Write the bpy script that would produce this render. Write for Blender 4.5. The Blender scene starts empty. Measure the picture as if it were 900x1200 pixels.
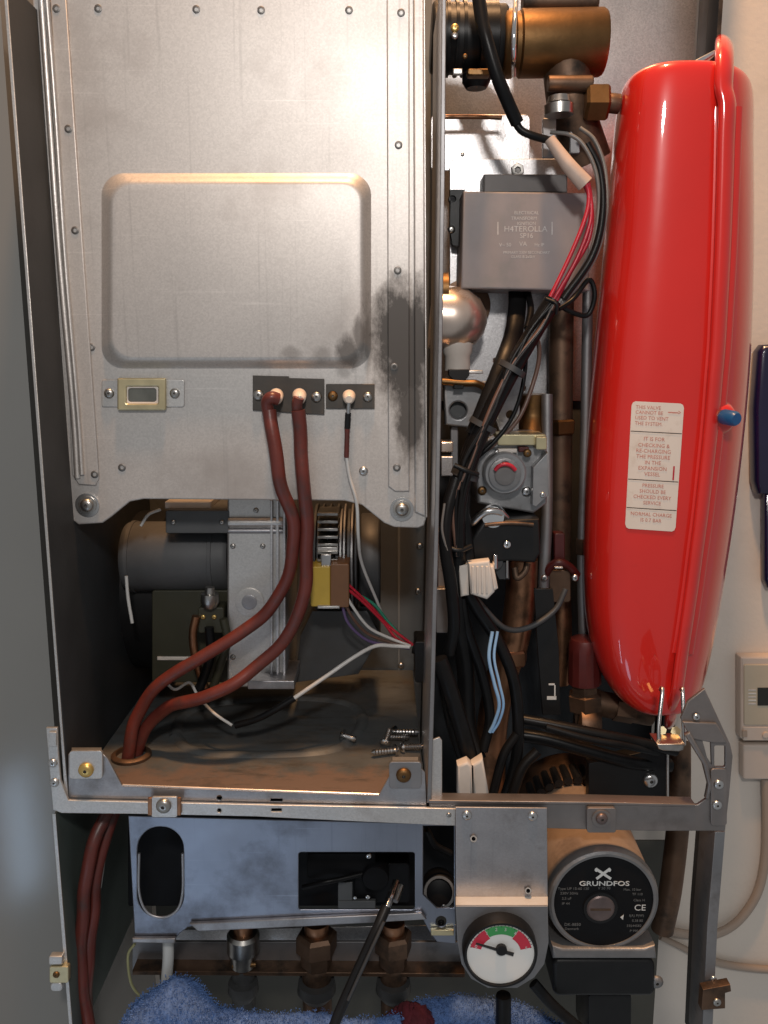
import bpy, bmesh, math, random
from mathutils import Vector, Matrix, noise

random.seed(7)
R = math.radians
S = bpy.context.scene
COL = S.collection

# ------------------------------------------------------------------ camera, world, lamps, exposure
FPX, PITCH, CAMD = 1000.0, R(10.5), 0.60          # focal length in photo pixels, downward tilt, metres to the casing front
CAMH = CAMD * math.tan(PITCH)
cam = bpy.data.objects.new('camera', bpy.data.cameras.new('camera'))
COL.objects.link(cam)
cam.location = (0, -CAMD, CAMH)
cam.rotation_euler = (R(90) - PITCH, 0, 0)
cam.data.sensor_fit = 'VERTICAL'
cam.data.sensor_height = 36
cam.data.lens = 36 * FPX / 1200
cam.data.clip_start = 0.01
cam.data.clip_end = 50
S.camera = cam

wd = bpy.data.worlds.new('World'); S.world = wd; wd.use_nodes = True
bg = wd.node_tree.nodes['Background']
bg.inputs[0].default_value = (0.95, 0.975, 1.0, 1)
bg.inputs[1].default_value = 0.265

def area_lamp(name, loc, target, size, power, colour, shape='DISK'):
    d = bpy.data.lights.new(name, 'AREA'); d.shape = shape; d.size = size; d.energy = power; d.color = colour
    o = bpy.data.objects.new(name, d); COL.objects.link(o); o.location = loc
    o.rotation_euler = (Vector(target) - Vector(loc)).to_track_quat('-Z', 'Y').to_euler()
    return o
area_lamp('ceiling_lamp', (0.05, -0.19, 1.7), (0.05, 0.05, 0), 0.14, 33, (1.0, 0.55, 0.26))
area_lamp('torch_lamp', (0.03, -0.95, 0.56), (0.06, 0.05, 0.16), 0.10, 4.9, (1.0, 0.95, 0.91))
fill_lamp = area_lamp('blue_fill', (-0.94, -1.3, -1.1), (-0.2, 0, -0.2), 0.045, 0.45, (0.55, 0.74, 1.0), 'RECTANGLE')  # unseen blue lamp added low left for the cool streak on the cupboard
fill_lamp.data.size_y = 0.30
area_lamp('blue_fill', (-0.41, -1.33, -1.11), (-0.1, 0, -0.25), 0.25, 0.6, (0.55, 0.74, 1.0))  # second added blue lamp, unseen, for the sheen on the control panel

S.view_settings.view_transform = 'Standard'
S.view_settings.look = 'None'
S.view_settings.exposure = 0
S.view_settings.gamma = 1
S.view_settings.use_curve_mapping = False
S.cycles.use_denoising = True
S.cycles.max_bounces = 6

# ------------------------------------------------------------------ helpers
CP, SP = math.cos(PITCH), math.sin(PITCH)
def W(px, py, Y):
    """point of the plane at depth Y that photo pixel (px, py) looks at"""
    dx = (px - 450) / FPX; dz = (600 - py) / FPX
    wy = CP + dz * SP; wz = -SP + dz * CP
    t = (Y + CAMD) / wy
    return Vector((dx * t, Y, CAMH + wz * t))
def K(py, Y):
    return (W(451, py, Y) - W(450, py, Y)).length

MATS = {}
def mat(name, col, rough=0.5, metal=0.0, var=0.12, vscale=60, bump=0.0, bscale=400, coat=0.0, col2=None, spangle=0.0, dirt=None, dscale=18, dcut=0.58, spec=0.5, rvar=0.1, streak=0.0):
    m = bpy.data.materials.new(name); m.use_nodes = True
    nt = m.node_tree; N = nt.nodes; L = nt.links
    b = N['Principled BSDF']
    tc = N.new('ShaderNodeTexCoord')
    nz = N.new('ShaderNodeTexNoise'); nz.inputs['Scale'].default_value = vscale; nz.inputs['Detail'].default_value = 5
    L.new(tc.outputs['Object'], nz.inputs['Vector'])
    rp = N.new('ShaderNodeMapRange'); rp.inputs[1].default_value = 0.3; rp.inputs[2].default_value = 0.7
    L.new(nz.outputs[0], rp.inputs[0])
    mx = N.new('ShaderNodeMix'); mx.data_type = 'RGBA'
    c2 = col2 if col2 else tuple(c * (1 - var) for c in col)
    mx.inputs[6].default_value = (*col, 1); mx.inputs[7].default_value = (*c2, 1)
    L.new(rp.outputs[0], mx.inputs[0])
    out = mx.outputs[2]
    if spangle:
        vo = N.new('ShaderNodeTexVoronoi'); vo.inputs['Scale'].default_value = 900
        L.new(tc.outputs['Object'], vo.inputs['Vector'])
        hs = N.new('ShaderNodeHueSaturation')
        mr = N.new('ShaderNodeMapRange'); mr.inputs[3].default_value = 1 - spangle; mr.inputs[4].default_value = 1 + spangle
        sx = N.new('ShaderNodeSeparateColor'); L.new(vo.outputs['Color'], sx.inputs[0]); L.new(sx.outputs[0], mr.inputs[0])
        L.new(mr.outputs[0], hs.inputs['Value']); L.new(out, hs.inputs['Color']); out = hs.outputs[0]
    if dirt:
        n2 = N.new('ShaderNodeTexNoise'); n2.inputs['Scale'].default_value = dscale; n2.inputs['Detail'].default_value = 7; n2.inputs['Roughness'].default_value = 0.65
        L.new(tc.outputs['Object'], n2.inputs['Vector'])
        r2 = N.new('ShaderNodeMapRange'); r2.inputs[1].default_value = dcut; r2.inputs[2].default_value = dcut + 0.16
        L.new(n2.outputs[0], r2.inputs[0])
        m2 = N.new('ShaderNodeMix'); m2.data_type = 'RGBA'; m2.inputs[7].default_value = (*dirt, 1)
        L.new(r2.outputs[0], m2.inputs[0]); L.new(out, m2.inputs[6]); out = m2.outputs[2]
    if streak:
        for sc_, cut in (((260, 260, 5), .60), ((9, 9, 420), .66)):
            mpn = N.new('ShaderNodeMapping'); mpn.inputs['Scale'].default_value = sc_; mpn.inputs['Rotation'].default_value = (0, .12 if sc_[2] > 100 else -.05, 0)
            L.new(tc.outputs['Object'], mpn.inputs['Vector'])
            ns = N.new('ShaderNodeTexNoise'); ns.inputs['Scale'].default_value = 1; ns.inputs['Detail'].default_value = 3; L.new(mpn.outputs[0], ns.inputs['Vector'])
            rs = N.new('ShaderNodeMapRange'); rs.inputs[1].default_value = cut; rs.inputs[2].default_value = cut + .12; rs.inputs[4].default_value = streak; L.new(ns.outputs[0], rs.inputs[0])
            ms = N.new('ShaderNodeMix'); ms.data_type = 'RGBA'; ms.inputs[7].default_value = (*[c * .6 for c in col], 1) if sc_[2] < 100 else (*[min(1, c * 1.45) for c in col], 1)
            L.new(rs.outputs[0], ms.inputs[0]); L.new(out, ms.inputs[6]); out = ms.outputs[2]
    L.new(out, b.inputs['Base Color'])
    b.inputs['Metallic'].default_value = metal
    b.inputs['Specular IOR Level'].default_value = spec
    rr = N.new('ShaderNodeMapRange'); rr.inputs[3].default_value = max(0.02, rough - rvar); rr.inputs[4].default_value = min(1, rough + rvar)
    n3 = N.new('ShaderNodeTexNoise'); n3.inputs['Scale'].default_value = vscale * 0.6; n3.inputs['Detail'].default_value = 6
    L.new(tc.outputs['Object'], n3.inputs['Vector']); L.new(n3.outputs[0], rr.inputs[0]); L.new(rr.outputs[0], b.inputs['Roughness'])
    if coat:
        b.inputs['Coat Weight'].default_value = coat; b.inputs['Coat Roughness'].default_value = 0.045
    if bump:
        n4 = N.new('ShaderNodeTexNoise'); n4.inputs['Scale'].default_value = bscale; n4.inputs['Detail'].default_value = 4
        L.new(tc.outputs['Object'], n4.inputs['Vector'])
        bp = N.new('ShaderNodeBump'); bp.inputs['Strength'].default_value = bump; bp.inputs['Distance'].default_value = 0.001
        L.new(n4.outputs[0], bp.inputs['Height']); L.new(bp.outputs[0], b.inputs['Normal'])
    MATS[name] = m
    return m

G = (0.62, 0.60, 0.575)
mat('galv', G, 0.42, 0.85, 0.1, 30, 0.10, 700, spangle=0.07, dirt=(0.40, 0.37, 0.35), dcut=0.62)
mat('galv_back', (0.64, 0.63, 0.635), 0.36, 0.85, 0.12, 30, 0.12, 600, spangle=0.12)
mat('galv_grey', (0.42, 0.415, 0.43), 0.42, 0.85, 0.2, 40, 0.1, 600, spangle=0.05, dirt=(0.22, 0.205, 0.20), dcut=0.52, streak=0.3)
mat('galv_dull', (0.30, 0.295, 0.30), 0.5, 0.8, 0.25, 30, 0.12, 400, dirt=(0.16, 0.15, 0.145), dcut=0.55)
mat('sheet_dark', (0.085, 0.088, 0.09), 0.5, 0.4, 0.3, 20, 0.08, 300, dirt=(0.07, 0.068, 0.065), dcut=0.55)
mat('sheet_black', (0.042, 0.045, 0.048), 0.55, 0.0, 0.3, 20, 0.08, 300, spec=0.25)
mat('sheet_gloom', (0.075, 0.070, 0.055), 0.6, 0.1, 0.3, 14, 0.08, 300)
mat('sheet_mid', (0.22, 0.225, 0.22), 0.5, 0.3, 0.25, 16, 0.08, 300, dirt=(0.13, 0.13, 0.12), dcut=0.55)
mat('galv_lit', (0.70, 0.68, 0.65), 0.5, 0.25, 0.1, 40, 0.1, 500)  # pale galv for the upward gauge fold; overhead light put into the colour
mat('sheet_green', (0.10, 0.125, 0.115), 0.5, 0.35, 0.3, 14, 0.08, 300)
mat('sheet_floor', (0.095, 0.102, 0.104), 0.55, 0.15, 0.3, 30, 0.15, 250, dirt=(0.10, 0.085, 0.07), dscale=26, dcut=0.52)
mat('frame_brown', (0.27, 0.245, 0.235), 0.45, 0.75, 0.2, 50, 0.08, 500, dirt=(0.17, 0.15, 0.14))
mat('bluish_steel', (0.31, 0.335, 0.40), 0.34, 0.95, 0.2, 22, 0.06, 500, dirt=(0.13, 0.132, 0.15), dscale=9, dcut=0.5, streak=0.4)
mat('steel', (0.62, 0.61, 0.6), 0.28, 1.0, 0.15, 120)
mat('zinc_bolt', (0.48, 0.46, 0.43), 0.33, 1.0, 0.25, 200)
mat('rivet_dark', (0.20, 0.19, 0.18), 0.45, 0.8, 0.3, 200)
mat('chrome', (0.8, 0.8, 0.8), 0.12, 1.0, 0.05, 100, rvar=0.04)
mat('brass', (0.20, 0.112, 0.048), 0.46, 1.0, 0.3, 60, 0.1, 300, dirt=(0.20, 0.12, 0.06), dscale=40)
mat('brass_pale', (0.66, 0.58, 0.36), 0.35, 0.8, 0.2, 90)
mat('gold', (0.75, 0.52, 0.18), 0.35, 0.9, 0.2, 80)
mat('copper', (0.40, 0.20, 0.11), 0.4, 0.95, 0.3, 50, 0.1, 300, dirt=(0.12, 0.07, 0.045), dscale=30, dcut=0.5)
mat('copper_dark', (0.18, 0.11, 0.072), 0.5, 0.8, 0.35, 50, 0.1, 250, dirt=(0.05, 0.038, 0.03), dscale=30, dcut=0.5)
mat('copper_bright', (0.88, 0.74, 0.64), 0.27, 0.85, 0.25, 40, dirt=(0.55, 0.38, 0.30), dscale=30)
mat('orange_paint', (0.36, 0.265, 0.195), 0.55, 0.2, 0.3, 40, 0.15, 250, dirt=(0.19, 0.135, 0.10), dscale=22, dcut=0.5)
mat('vent_brown', (0.20, 0.15, 0.14), 0.4, 0.7, 0.3, 120)
mat('cast_grey', (0.24, 0.235, 0.235), 0.45, 0.6, 0.2, 80, 0.2, 500)
mat('valve_grey', (0.33, 0.33, 0.335), 0.42, 0.7, 0.2, 70, 0.1, 400, dirt=(0.16, 0.15, 0.14), dscale=50)
mat('black_plastic', (0.010, 0.010, 0.0105), 0.42, 0.0, 0.3, 60, 0.06, 500, spec=0.3)
mat('black_rubber', (0.008, 0.008, 0.0085), 0.36, 0.0, 0.35, 80, 0.05, 300, spec=0.2)
mat('black_face', (0.006, 0.006, 0.007), 0.5, 0.0, 0.2, 80, spec=0.15)
mat('grey_plastic', (0.045, 0.046, 0.048), 0.5, 0.0, 0.2, 60, 0.05, 400)
mat('motor_grey', (0.085, 0.087, 0.09), 0.55, 0.0, 0.25, 30, 0.1, 400)
mat('mid_grey_plastic', (0.085, 0.088, 0.09), 0.5, 0.0, 0.2, 60, 0.05, 400)
mat('transformer_grey', (0.30, 0.265, 0.26), 0.55, 0.05, 0.12, 40, 0.06, 500, dirt=(0.235, 0.225, 0.215), dscale=20)
mat('transformer_dark', (0.155, 0.145, 0.14), 0.55, 0.05, 0.15, 40, 0.06, 500)
mat('olive_plastic', (0.038, 0.037, 0.021), 0.5, 0.0, 0.2, 40, 0.05, 300)
mat('red_paint', (0.66, 0.019, 0.013), 0.34, 0.0, 0.1, 10, 0.16, 28, coat=1.0, spec=0.3, rvar=0.06, dirt=(0.46, 0.02, 0.016), dscale=12, dcut=0.6)
mat('red_plastic', (0.08, 0.010, 0.009), 0.45, 0.0, 0.3, 60)
mat('lead_red', (0.15, 0.030, 0.021), 0.38, 0.0, 0.3, 50, 0.12, 250, dirt=(0.075, 0.03, 0.025), dscale=45, dcut=0.52)
mat('wire_red', (0.50, 0.018, 0.038), 0.35, 0.0, 0.15, 60)
mat('wire_white', (0.62, 0.60, 0.57), 0.4, 0.0, 0.15, 60)
mat('wire_grey', (0.17, 0.16, 0.15), 0.4, 0.0, 0.2, 60)
mat('wire_green', (0.03, 0.22, 0.14), 0.4, 0.0, 0.2, 60)
mat('wire_purple', (0.12, 0.08, 0.18), 0.4, 0.0, 0.2, 60)
mat('wire_brown', (0.13, 0.07, 0.05), 0.4, 0.0, 0.2, 60)
mat('wire_blue', (0.27, 0.46, 0.70), 0.35, 0.0, 0.15, 60)
mat('wire_yellow', (0.33, 0.32, 0.16), 0.4, 0.0, 0.2, 60)
mat('cream_plastic', (0.66, 0.60, 0.54), 0.5, 0.0, 0.15, 60, 0.05, 300)
mat('cream_sleeve', (0.58, 0.44, 0.36), 0.55, 0.0, 0.2, 60, 0.1, 300)
mat('yellow_plastic', (0.50, 0.33, 0.045), 0.45, 0.0, 0.15, 60)
mat('brown_plastic', (0.17, 0.075, 0.030), 0.45, 0.0, 0.2, 60)
mat('ceramic', (0.85, 0.70, 0.58), 0.25, 0.0, 0.1, 60)
mat('mica_plate', (0.075, 0.065, 0.055), 0.55, 0.2, 0.3, 60, 0.1, 300)
mat('sight_glass', (0.16, 0.16, 0.14), 0.12, 0.0, 0.3, 60)
mat('label_paper', (0.72, 0.63, 0.55), 0.6, 0.0, 0.05, 40, dirt=(0.60, 0.50, 0.42), dscale=60, dcut=0.55)
mat('ink_red', (0.55, 0.20, 0.16), 0.6, 0.0, 0.2, 200)
mat('ink_white', (0.66, 0.65, 0.62), 0.6, 0.0, 0.1, 200)
mat('ink_grey', (0.62, 0.59, 0.57), 0.6, 0.0, 0.25, 300)
mat('ink_faint', (0.16, 0.16, 0.155), 0.6, 0.0, 0.3, 300)
mat('ink_black', (0.015, 0.015, 0.015), 0.5, 0.0, 0.2, 200)
mat('gauge_white', (0.80, 0.78, 0.74), 0.35, 0.0, 0.05, 40)
mat('gauge_red', (0.60, 0.03, 0.06), 0.45, 0.0, 0.1, 60)
mat('gauge_green', (0.05, 0.33, 0.09), 0.45, 0.0, 0.1, 60)
mat('blue_cap', (0.012, 0.09, 0.24), 0.35, 0.0, 0.15, 60)
mat('navy_plastic', (0.010, 0.008, 0.045), 0.22, 0.0, 0.3, 20, coat=0.4)
mat('wall_paint', (0.68, 0.60, 0.515), 0.7, 0.0, 0.06, 9, 0.35, 160, col2=(0.63, 0.565, 0.50), dirt=(0.60, 0.53, 0.455), dscale=14, dcut=0.56)
mat('side_paint', (0.235, 0.23, 0.215), 0.14, 0.0, 0.08, 6, 0.03, 120, rvar=0.02)
mat('control_beige', (0.47, 0.41, 0.31), 0.5, 0.0, 0.06, 40, 0.03, 400)
mat('control_pale', (0.56, 0.47, 0.40), 0.5, 0.0, 0.06, 40, 0.03, 400)
mat('cable_beige', (0.36, 0.28, 0.22), 0.5, 0.0, 0.1, 40)
mat('screen_dark', (0.018, 0.017, 0.013), 0.2, 0.0, 0.1, 40)
mat('towel_blue', (0.12, 0.225, 0.50), 0.95, 0.0, 0.35, 220, 0.9, 900, rvar=0.02)
mat('rag_red', (0.13, 0.015, 0.025), 0.9, 0.0, 0.4, 60, 0.4, 500)
mat('white_pipe', (0.55, 0.55, 0.53), 0.4, 0.0, 0.1, 40)

def soot_galv():
    """galvanised sheet with a scorched soot stain of its own at the lower right corner of the embossed field"""
    m = mat('galv_soot', (0.55, 0.52, 0.492), 0.47, 0.62, 0.05, 14, 0.045, 1400, spangle=0.07, dirt=(0.41, 0.375, 0.35), dscale=7, dcut=0.50, streak=0.35)
    nt = m.node_tree; N = nt.nodes; L = nt.links; b = N['Principled BSDF']
    src = b.inputs['Base Color'].links[0].from_socket
    tc = next(n for n in N if n.type == 'TEX_COORD')
    sep = N.new('ShaderNodeSeparateXYZ')
    nz = N.new('ShaderNodeTexNoise'); nz.inputs['Scale'].default_value = 70; nz.inputs['Detail'].default_value = 9; nz.inputs['Roughness'].default_value = 0.75
    mps = N.new('ShaderNodeMapping'); mps.inputs['Scale'].default_value = (1.2, 1, .7); L.new(tc.outputs['Object'], mps.inputs['Vector']); L.new(mps.outputs[0], nz.inputs['Vector'])
    acc = None
    for (px, py, rx, ry, st) in ((464, 392, 37, 70, 1.0), (474, 425, 34, 62, 1.0), (490, 392, 16, 66, 1.0), (481, 480, 19, 72, .95), (409, 413, 16, 22, 0.8), (422, 395, 9, 26, 0.7), (432, 400, 7, 40, 0.6), (342, 414, 14, 9, 0.4), (378, 416, 13, 11, 0.38), (402, 436, 10, 8, .35)):
        c = W(px, py, 0.05); k = K(py, 0.05)
        mp = N.new('ShaderNodeMapping'); mp.vector_type = 'TEXTURE'
        mp.inputs['Location'].default_value = (c.x, 0.05, c.z); mp.inputs['Scale'].default_value = (rx * k, 1.0, ry * k)
        L.new(tc.outputs['Object'], mp.inputs['Vector'])
        ln = N.new('ShaderNodeVectorMath'); ln.operation = 'LENGTH'; L.new(mp.outputs[0], ln.inputs[0])
        ad = N.new('ShaderNodeMath'); ad.operation = 'MULTIPLY_ADD'; ad.inputs[1].default_value = 1.5; ad.inputs[2].default_value = -0.75
        L.new(nz.outputs[0], ad.inputs[0])
        sm = N.new('ShaderNodeMath'); sm.operation = 'ADD'; L.new(ln.outputs['Value'], sm.inputs[0]); L.new(ad.outputs[0], sm.inputs[1])
        mr = N.new('ShaderNodeMapRange'); mr.inputs[1].default_value = 1.12; mr.inputs[2].default_value = 0.55; mr.inputs[3].default_value = 0; mr.inputs[4].default_value = st
        L.new(sm.outputs[0], mr.inputs[0])
        if acc is None: acc = mr.outputs[0]
        else:
            mxx = N.new('ShaderNodeMath'); mxx.operation = 'MAXIMUM'; L.new(acc, mxx.inputs[0]); L.new(mr.outputs[0], mxx.inputs[1]); acc = mxx.outputs[0]
    mx = N.new('ShaderNodeMix'); mx.data_type = 'RGBA'; mx.inputs[7].default_value = (0.06, 0.053, 0.047, 1)
    L.new(acc, mx.inputs[0]); L.new(src, mx.inputs[6]); L.new(mx.outputs[2], b.inputs['Base Color'])
    me = N.new('ShaderNodeMath'); me.operation = 'MULTIPLY_ADD'; me.inputs[1].default_value = -0.6; me.inputs[2].default_value = 0.62
    L.new(acc, me.inputs[0]); L.new(me.outputs[0], b.inputs['Metallic'])
soot_galv()
def lit_rust_floor():  # rusty front strip, its brown also holding the warm overhead light
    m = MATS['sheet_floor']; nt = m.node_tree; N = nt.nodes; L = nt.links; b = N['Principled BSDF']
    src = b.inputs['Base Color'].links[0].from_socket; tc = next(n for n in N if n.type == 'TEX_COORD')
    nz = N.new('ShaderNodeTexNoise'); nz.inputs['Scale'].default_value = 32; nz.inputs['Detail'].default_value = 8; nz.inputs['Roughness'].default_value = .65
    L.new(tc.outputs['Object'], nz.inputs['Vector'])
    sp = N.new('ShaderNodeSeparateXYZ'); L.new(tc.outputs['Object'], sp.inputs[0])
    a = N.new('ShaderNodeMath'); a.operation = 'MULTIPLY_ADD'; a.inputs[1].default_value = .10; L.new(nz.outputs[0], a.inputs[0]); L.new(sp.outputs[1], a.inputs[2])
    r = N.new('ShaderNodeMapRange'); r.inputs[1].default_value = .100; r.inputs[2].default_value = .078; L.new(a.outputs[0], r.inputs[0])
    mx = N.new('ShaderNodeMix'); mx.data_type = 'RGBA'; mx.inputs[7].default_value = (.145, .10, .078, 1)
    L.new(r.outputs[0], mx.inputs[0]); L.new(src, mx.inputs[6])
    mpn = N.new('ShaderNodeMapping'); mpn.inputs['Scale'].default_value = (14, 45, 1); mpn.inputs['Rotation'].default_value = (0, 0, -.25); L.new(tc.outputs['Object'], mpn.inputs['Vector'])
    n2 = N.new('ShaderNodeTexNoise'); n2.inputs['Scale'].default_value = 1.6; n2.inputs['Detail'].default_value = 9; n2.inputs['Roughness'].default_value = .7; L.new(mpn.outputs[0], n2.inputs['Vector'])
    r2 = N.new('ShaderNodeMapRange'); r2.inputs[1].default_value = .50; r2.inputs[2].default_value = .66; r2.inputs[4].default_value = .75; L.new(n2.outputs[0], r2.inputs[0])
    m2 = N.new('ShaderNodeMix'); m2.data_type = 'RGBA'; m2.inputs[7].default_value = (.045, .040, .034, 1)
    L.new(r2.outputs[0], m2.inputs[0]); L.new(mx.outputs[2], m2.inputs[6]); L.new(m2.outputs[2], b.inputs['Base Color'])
lit_rust_floor()

def link(name, mesh, m, parent=None, smooth=40):
    if m is not None and not mesh.materials:
        mesh.materials.append(MATS[m])
    if smooth:
        mesh.polygons.foreach_set('use_smooth', [True] * len(mesh.polygons))
        mesh.set_sharp_from_angle(angle=R(smooth))
    o = bpy.data.objects.new(name, mesh); COL.objects.link(o)
    if parent is not None: attach(o, parent)
    return o
def world_loc(o):
    v = Vector((0, 0, 0))
    while o is not None:
        v = v + o.location; o = o.parent
    return v
def attach(o, parent):
    o.location = o.location - world_loc(parent); o.parent = parent
def T(name, label, cat, base, group=None):
    """an Empty at the base of a thing; base = (px, py, Y)"""
    o = bpy.data.objects.new(name, None); COL.objects.link(o); o.empty_display_size = 0.02
    o.location = W(*base)
    return tag(o, label, cat, group)
def tag(o, label=None, cat=None, group=None, kind=None):
    if label: o['label'] = label
    if cat: o['category'] = cat
    if group: o['group'] = group
    if kind: o['kind'] = kind
    return o

def rrect(x0, y0, x1, y1, r=0, n=6):
    if r <= 0: return [(x0, y0), (x1, y0), (x1, y1), (x0, y1)]
    p = []
    for cx, cy, a0 in ((x1 - r, y0 + r, -90), (x1 - r, y1 - r, 0), (x0 + r, y1 - r, 90), (x0 + r, y0 + r, 180)):
        for i in range(n + 1):
            a = R(a0 + 90 * i / n); p.append((cx + r * math.cos(a), cy + r * math.sin(a)))
    return p
def circ(cx, cy, r, n=24, ry=None):
    return [(cx + r * math.cos(2 * math.pi * i / n), cy + (ry or r) * math.sin(2 * math.pi * i / n)) for i in range(n)]

def plate(name, pts, Y, t, m, parent=None, holes=(), bevel=0.0005, res=2, smooth=40):
    """outline traced on the plane at depth Y (its front face), extruded t metres back, edges rounded"""
    cu = bpy.data.curves.new(name, 'CURVE'); cu.dimensions = '2D'; cu.fill_mode = 'BOTH'
    b = min(bevel, t * 0.45)
    for loop in (pts, *holes):
        ps = [W(x, y, Y) for x, y in loop]
        sp = cu.splines.new('POLY'); sp.points.add(len(ps) - 1); sp.use_cyclic_u = True
        for q, p in zip(sp.points, ps): q.co = (p.x, p.z, 0, 1)
    cu.extrude = t / 2 - b; cu.bevel_depth = b; cu.bevel_resolution = res; cu.offset = -b
    tmp = bpy.data.objects.new(name, cu)
    me = bpy.data.meshes.new_from_object(tmp)
    bpy.data.objects.remove(tmp); bpy.data.curves.remove(cu)
    me.materials.clear()
    me.transform(Matrix.Translation((0, Y + t / 2, 0)) @ Matrix.Rotation(R(90), 4, 'X'))
    return link(name, me, m, parent, smooth)
def box(name, x0, y0, x1, y1, Y, t, m, parent=None, r=0, bevel=0.0008, holes=()):
    return plate(name, rrect(x0, y0, x1, y1, r), Y, t, m, parent, holes, bevel)
def hexa(name, v8, m, parent=None, bevel=0.0004):
    """eight world corners: front loop of four, back loop of four"""
    bm = bmesh.new(); vs = [bm.verts.new(v) for v in v8]
    for f in ((0, 1, 2, 3), (7, 6, 5, 4), (0, 4, 5, 1), (1, 5, 6, 2), (2, 6, 7, 3), (3, 7, 4, 0)):
        bm.faces.new([vs[i] for i in f])
    bmesh.ops.recalc_face_normals(bm, faces=bm.faces)
    if bevel: bmesh.ops.bevel(bm, geom=list(bm.edges), offset=bevel, segments=2, affect='EDGES', profile=0.5)
    me = bpy.data.meshes.new(name); bm.to_mesh(me); bm.free()
    return link(name, me, m, parent)
def lathe(name, p0, p1, prof, m, parent=None, n=32, smooth=40, caps=True):
    """profile [(fraction or metres along p0->p1, radius in metres)] spun round the axis"""
    ax = (p1 - p0); L = ax.length; ax.normalize()
    u = ax.orthogonal().normalized(); v = ax.cross(u)
    bm = bmesh.new(); rings = []
    for h, r in prof:
        c = p0 + ax * (h * L)
        if r < 1e-6: rings.append([bm.verts.new(c)])
        else: rings.append([bm.verts.new(c + (u * math.cos(2 * math.pi * (i + .5) / n) + v * math.sin(2 * math.pi * (i + .5) / n)) * r) for i in range(n)])
    for a, b in zip(rings, rings[1:]):
        for i in range(n):
            j = (i + 1) % n
            if len(a) == 1 and len(b) == 1: continue
            if len(a) == 1: bm.faces.new((a[0], b[i], b[j]))
            elif len(b) == 1: bm.faces.new((a[i], b[0], a[j]))
            else: bm.faces.new((a[i], b[i], b[j], a[j]))
    for rg in (rings[0], rings[-1]):
        if len(rg) > 1 and caps: bm.faces.new(rg)
    bmesh.ops.recalc_face_normals(bm, faces=bm.faces)
    me = bpy.data.meshes.new(name); bm.to_mesh(me); bm.free()
    return link(name, me, m, parent, smooth)
def cyl(name, a, b, rpx, m, parent=None, n=32, edge=0.04):
    """a, b = (px, py, Y); radius in photo pixels at a; softly rounded ends"""
    p0, p1 = W(*a), W(*b); r = rpx * K(a[1], a[2])
    return lathe(name, p0, p1, [(0, 0), (0, r * .93), (edge * .4, r * .98), (edge, r), (1 - edge, r), (1 - edge * .4, r * .98), (1, r * .93), (1, 0)], m, parent, n)
def disc(name, px, py, Y, rpx, t, m, parent=None, n=40, dome=0.0, r2=1.0):
    """round piece facing the front (axis along Y)"""
    c = W(px, py, Y); k = K(py, Y); r = rpx * k
    return lathe(name, c, c + Vector((0, t, 0)), [(0 - dome / t, 0), (-dome * .7 / t, r * .5), (0, r * .92 * r2), (0.06, r * r2), (1, r), (1, 0)], m, parent, n)
def catmull(ps, sub=8):
    out = []
    q = [ps[0] * 2 - ps[1]] + list(ps) + [ps[-1] * 2 - ps[-2]]
    for i in range(1, len(q) - 2):
        for s in range(sub):
            t = s / sub
            out.append(0.5 * ((2 * q[i]) + (q[i + 1] - q[i - 1]) * t + (2 * q[i - 1] - 5 * q[i] + 4 * q[i + 1] - q[i + 2]) * t * t + (3 * q[i] - q[i - 1] - 3 * q[i + 1] + q[i + 2]) * t ** 3))
    out.append(ps[-1]); return out
def tube(name, pts, rpx, m, parent=None, n=10, sub=8, flat=None, taper=None, wob=0.0):
    """round cable or pipe through points (px, py, Y); flat=(a, b) gives an oval section"""
    wp = [p if isinstance(p, Vector) else W(*p) for p in pts]
    ws = catmull(wp, sub)
    if wob:
        ws = [w + Vector((noise.noise(w * 28), noise.noise(w * 28 + Vector((5, 0, 0))), noise.noise(w * 28 + Vector((0, 5, 0))))) * wob for w in ws]
    ymid = pts[len(pts) // 2]; r = rpx * (K(600, .08) if isinstance(ymid, Vector) else K(ymid[1], ymid[2]))
    bm = bmesh.new(); rings = []
    up = None
    for i, p in enumerate(ws):
        d = (ws[min(i + 1, len(ws) - 1)] - ws[max(i - 1, 0)]).normalized()
        if up is None: up = Vector((0, -1, 0)) - d * d.dot(Vector((0, -1, 0)))
        up = (up - d * up.dot(d))
        up = up.normalized() if up.length > 1e-6 else d.orthogonal().normalized()
        sd = d.cross(up)
        f = 1.0 if taper is None else taper[0] + (taper[1] - taper[0]) * i / (len(ws) - 1)
        a, b = flat or (1, 1)
        rings.append([bm.verts.new(p + (sd * math.cos(2 * math.pi * k / n) * a + up * math.sin(2 * math.pi * k / n) * b) * r * f) for k in range(n)])
    for a, b in zip(rings, rings[1:]):
        for k in range(n): bm.faces.new((a[k], a[(k + 1) % n], b[(k + 1) % n], b[k]))
    bm.faces.new(rings[0]); bm.faces.new(rings[-1])
    bmesh.ops.recalc_face_normals(bm, faces=bm.faces)
    me = bpy.data.meshes.new(name); bm.to_mesh(me); bm.free()
    return link(name, me, m, parent, 50)
SCREW = {}
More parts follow.
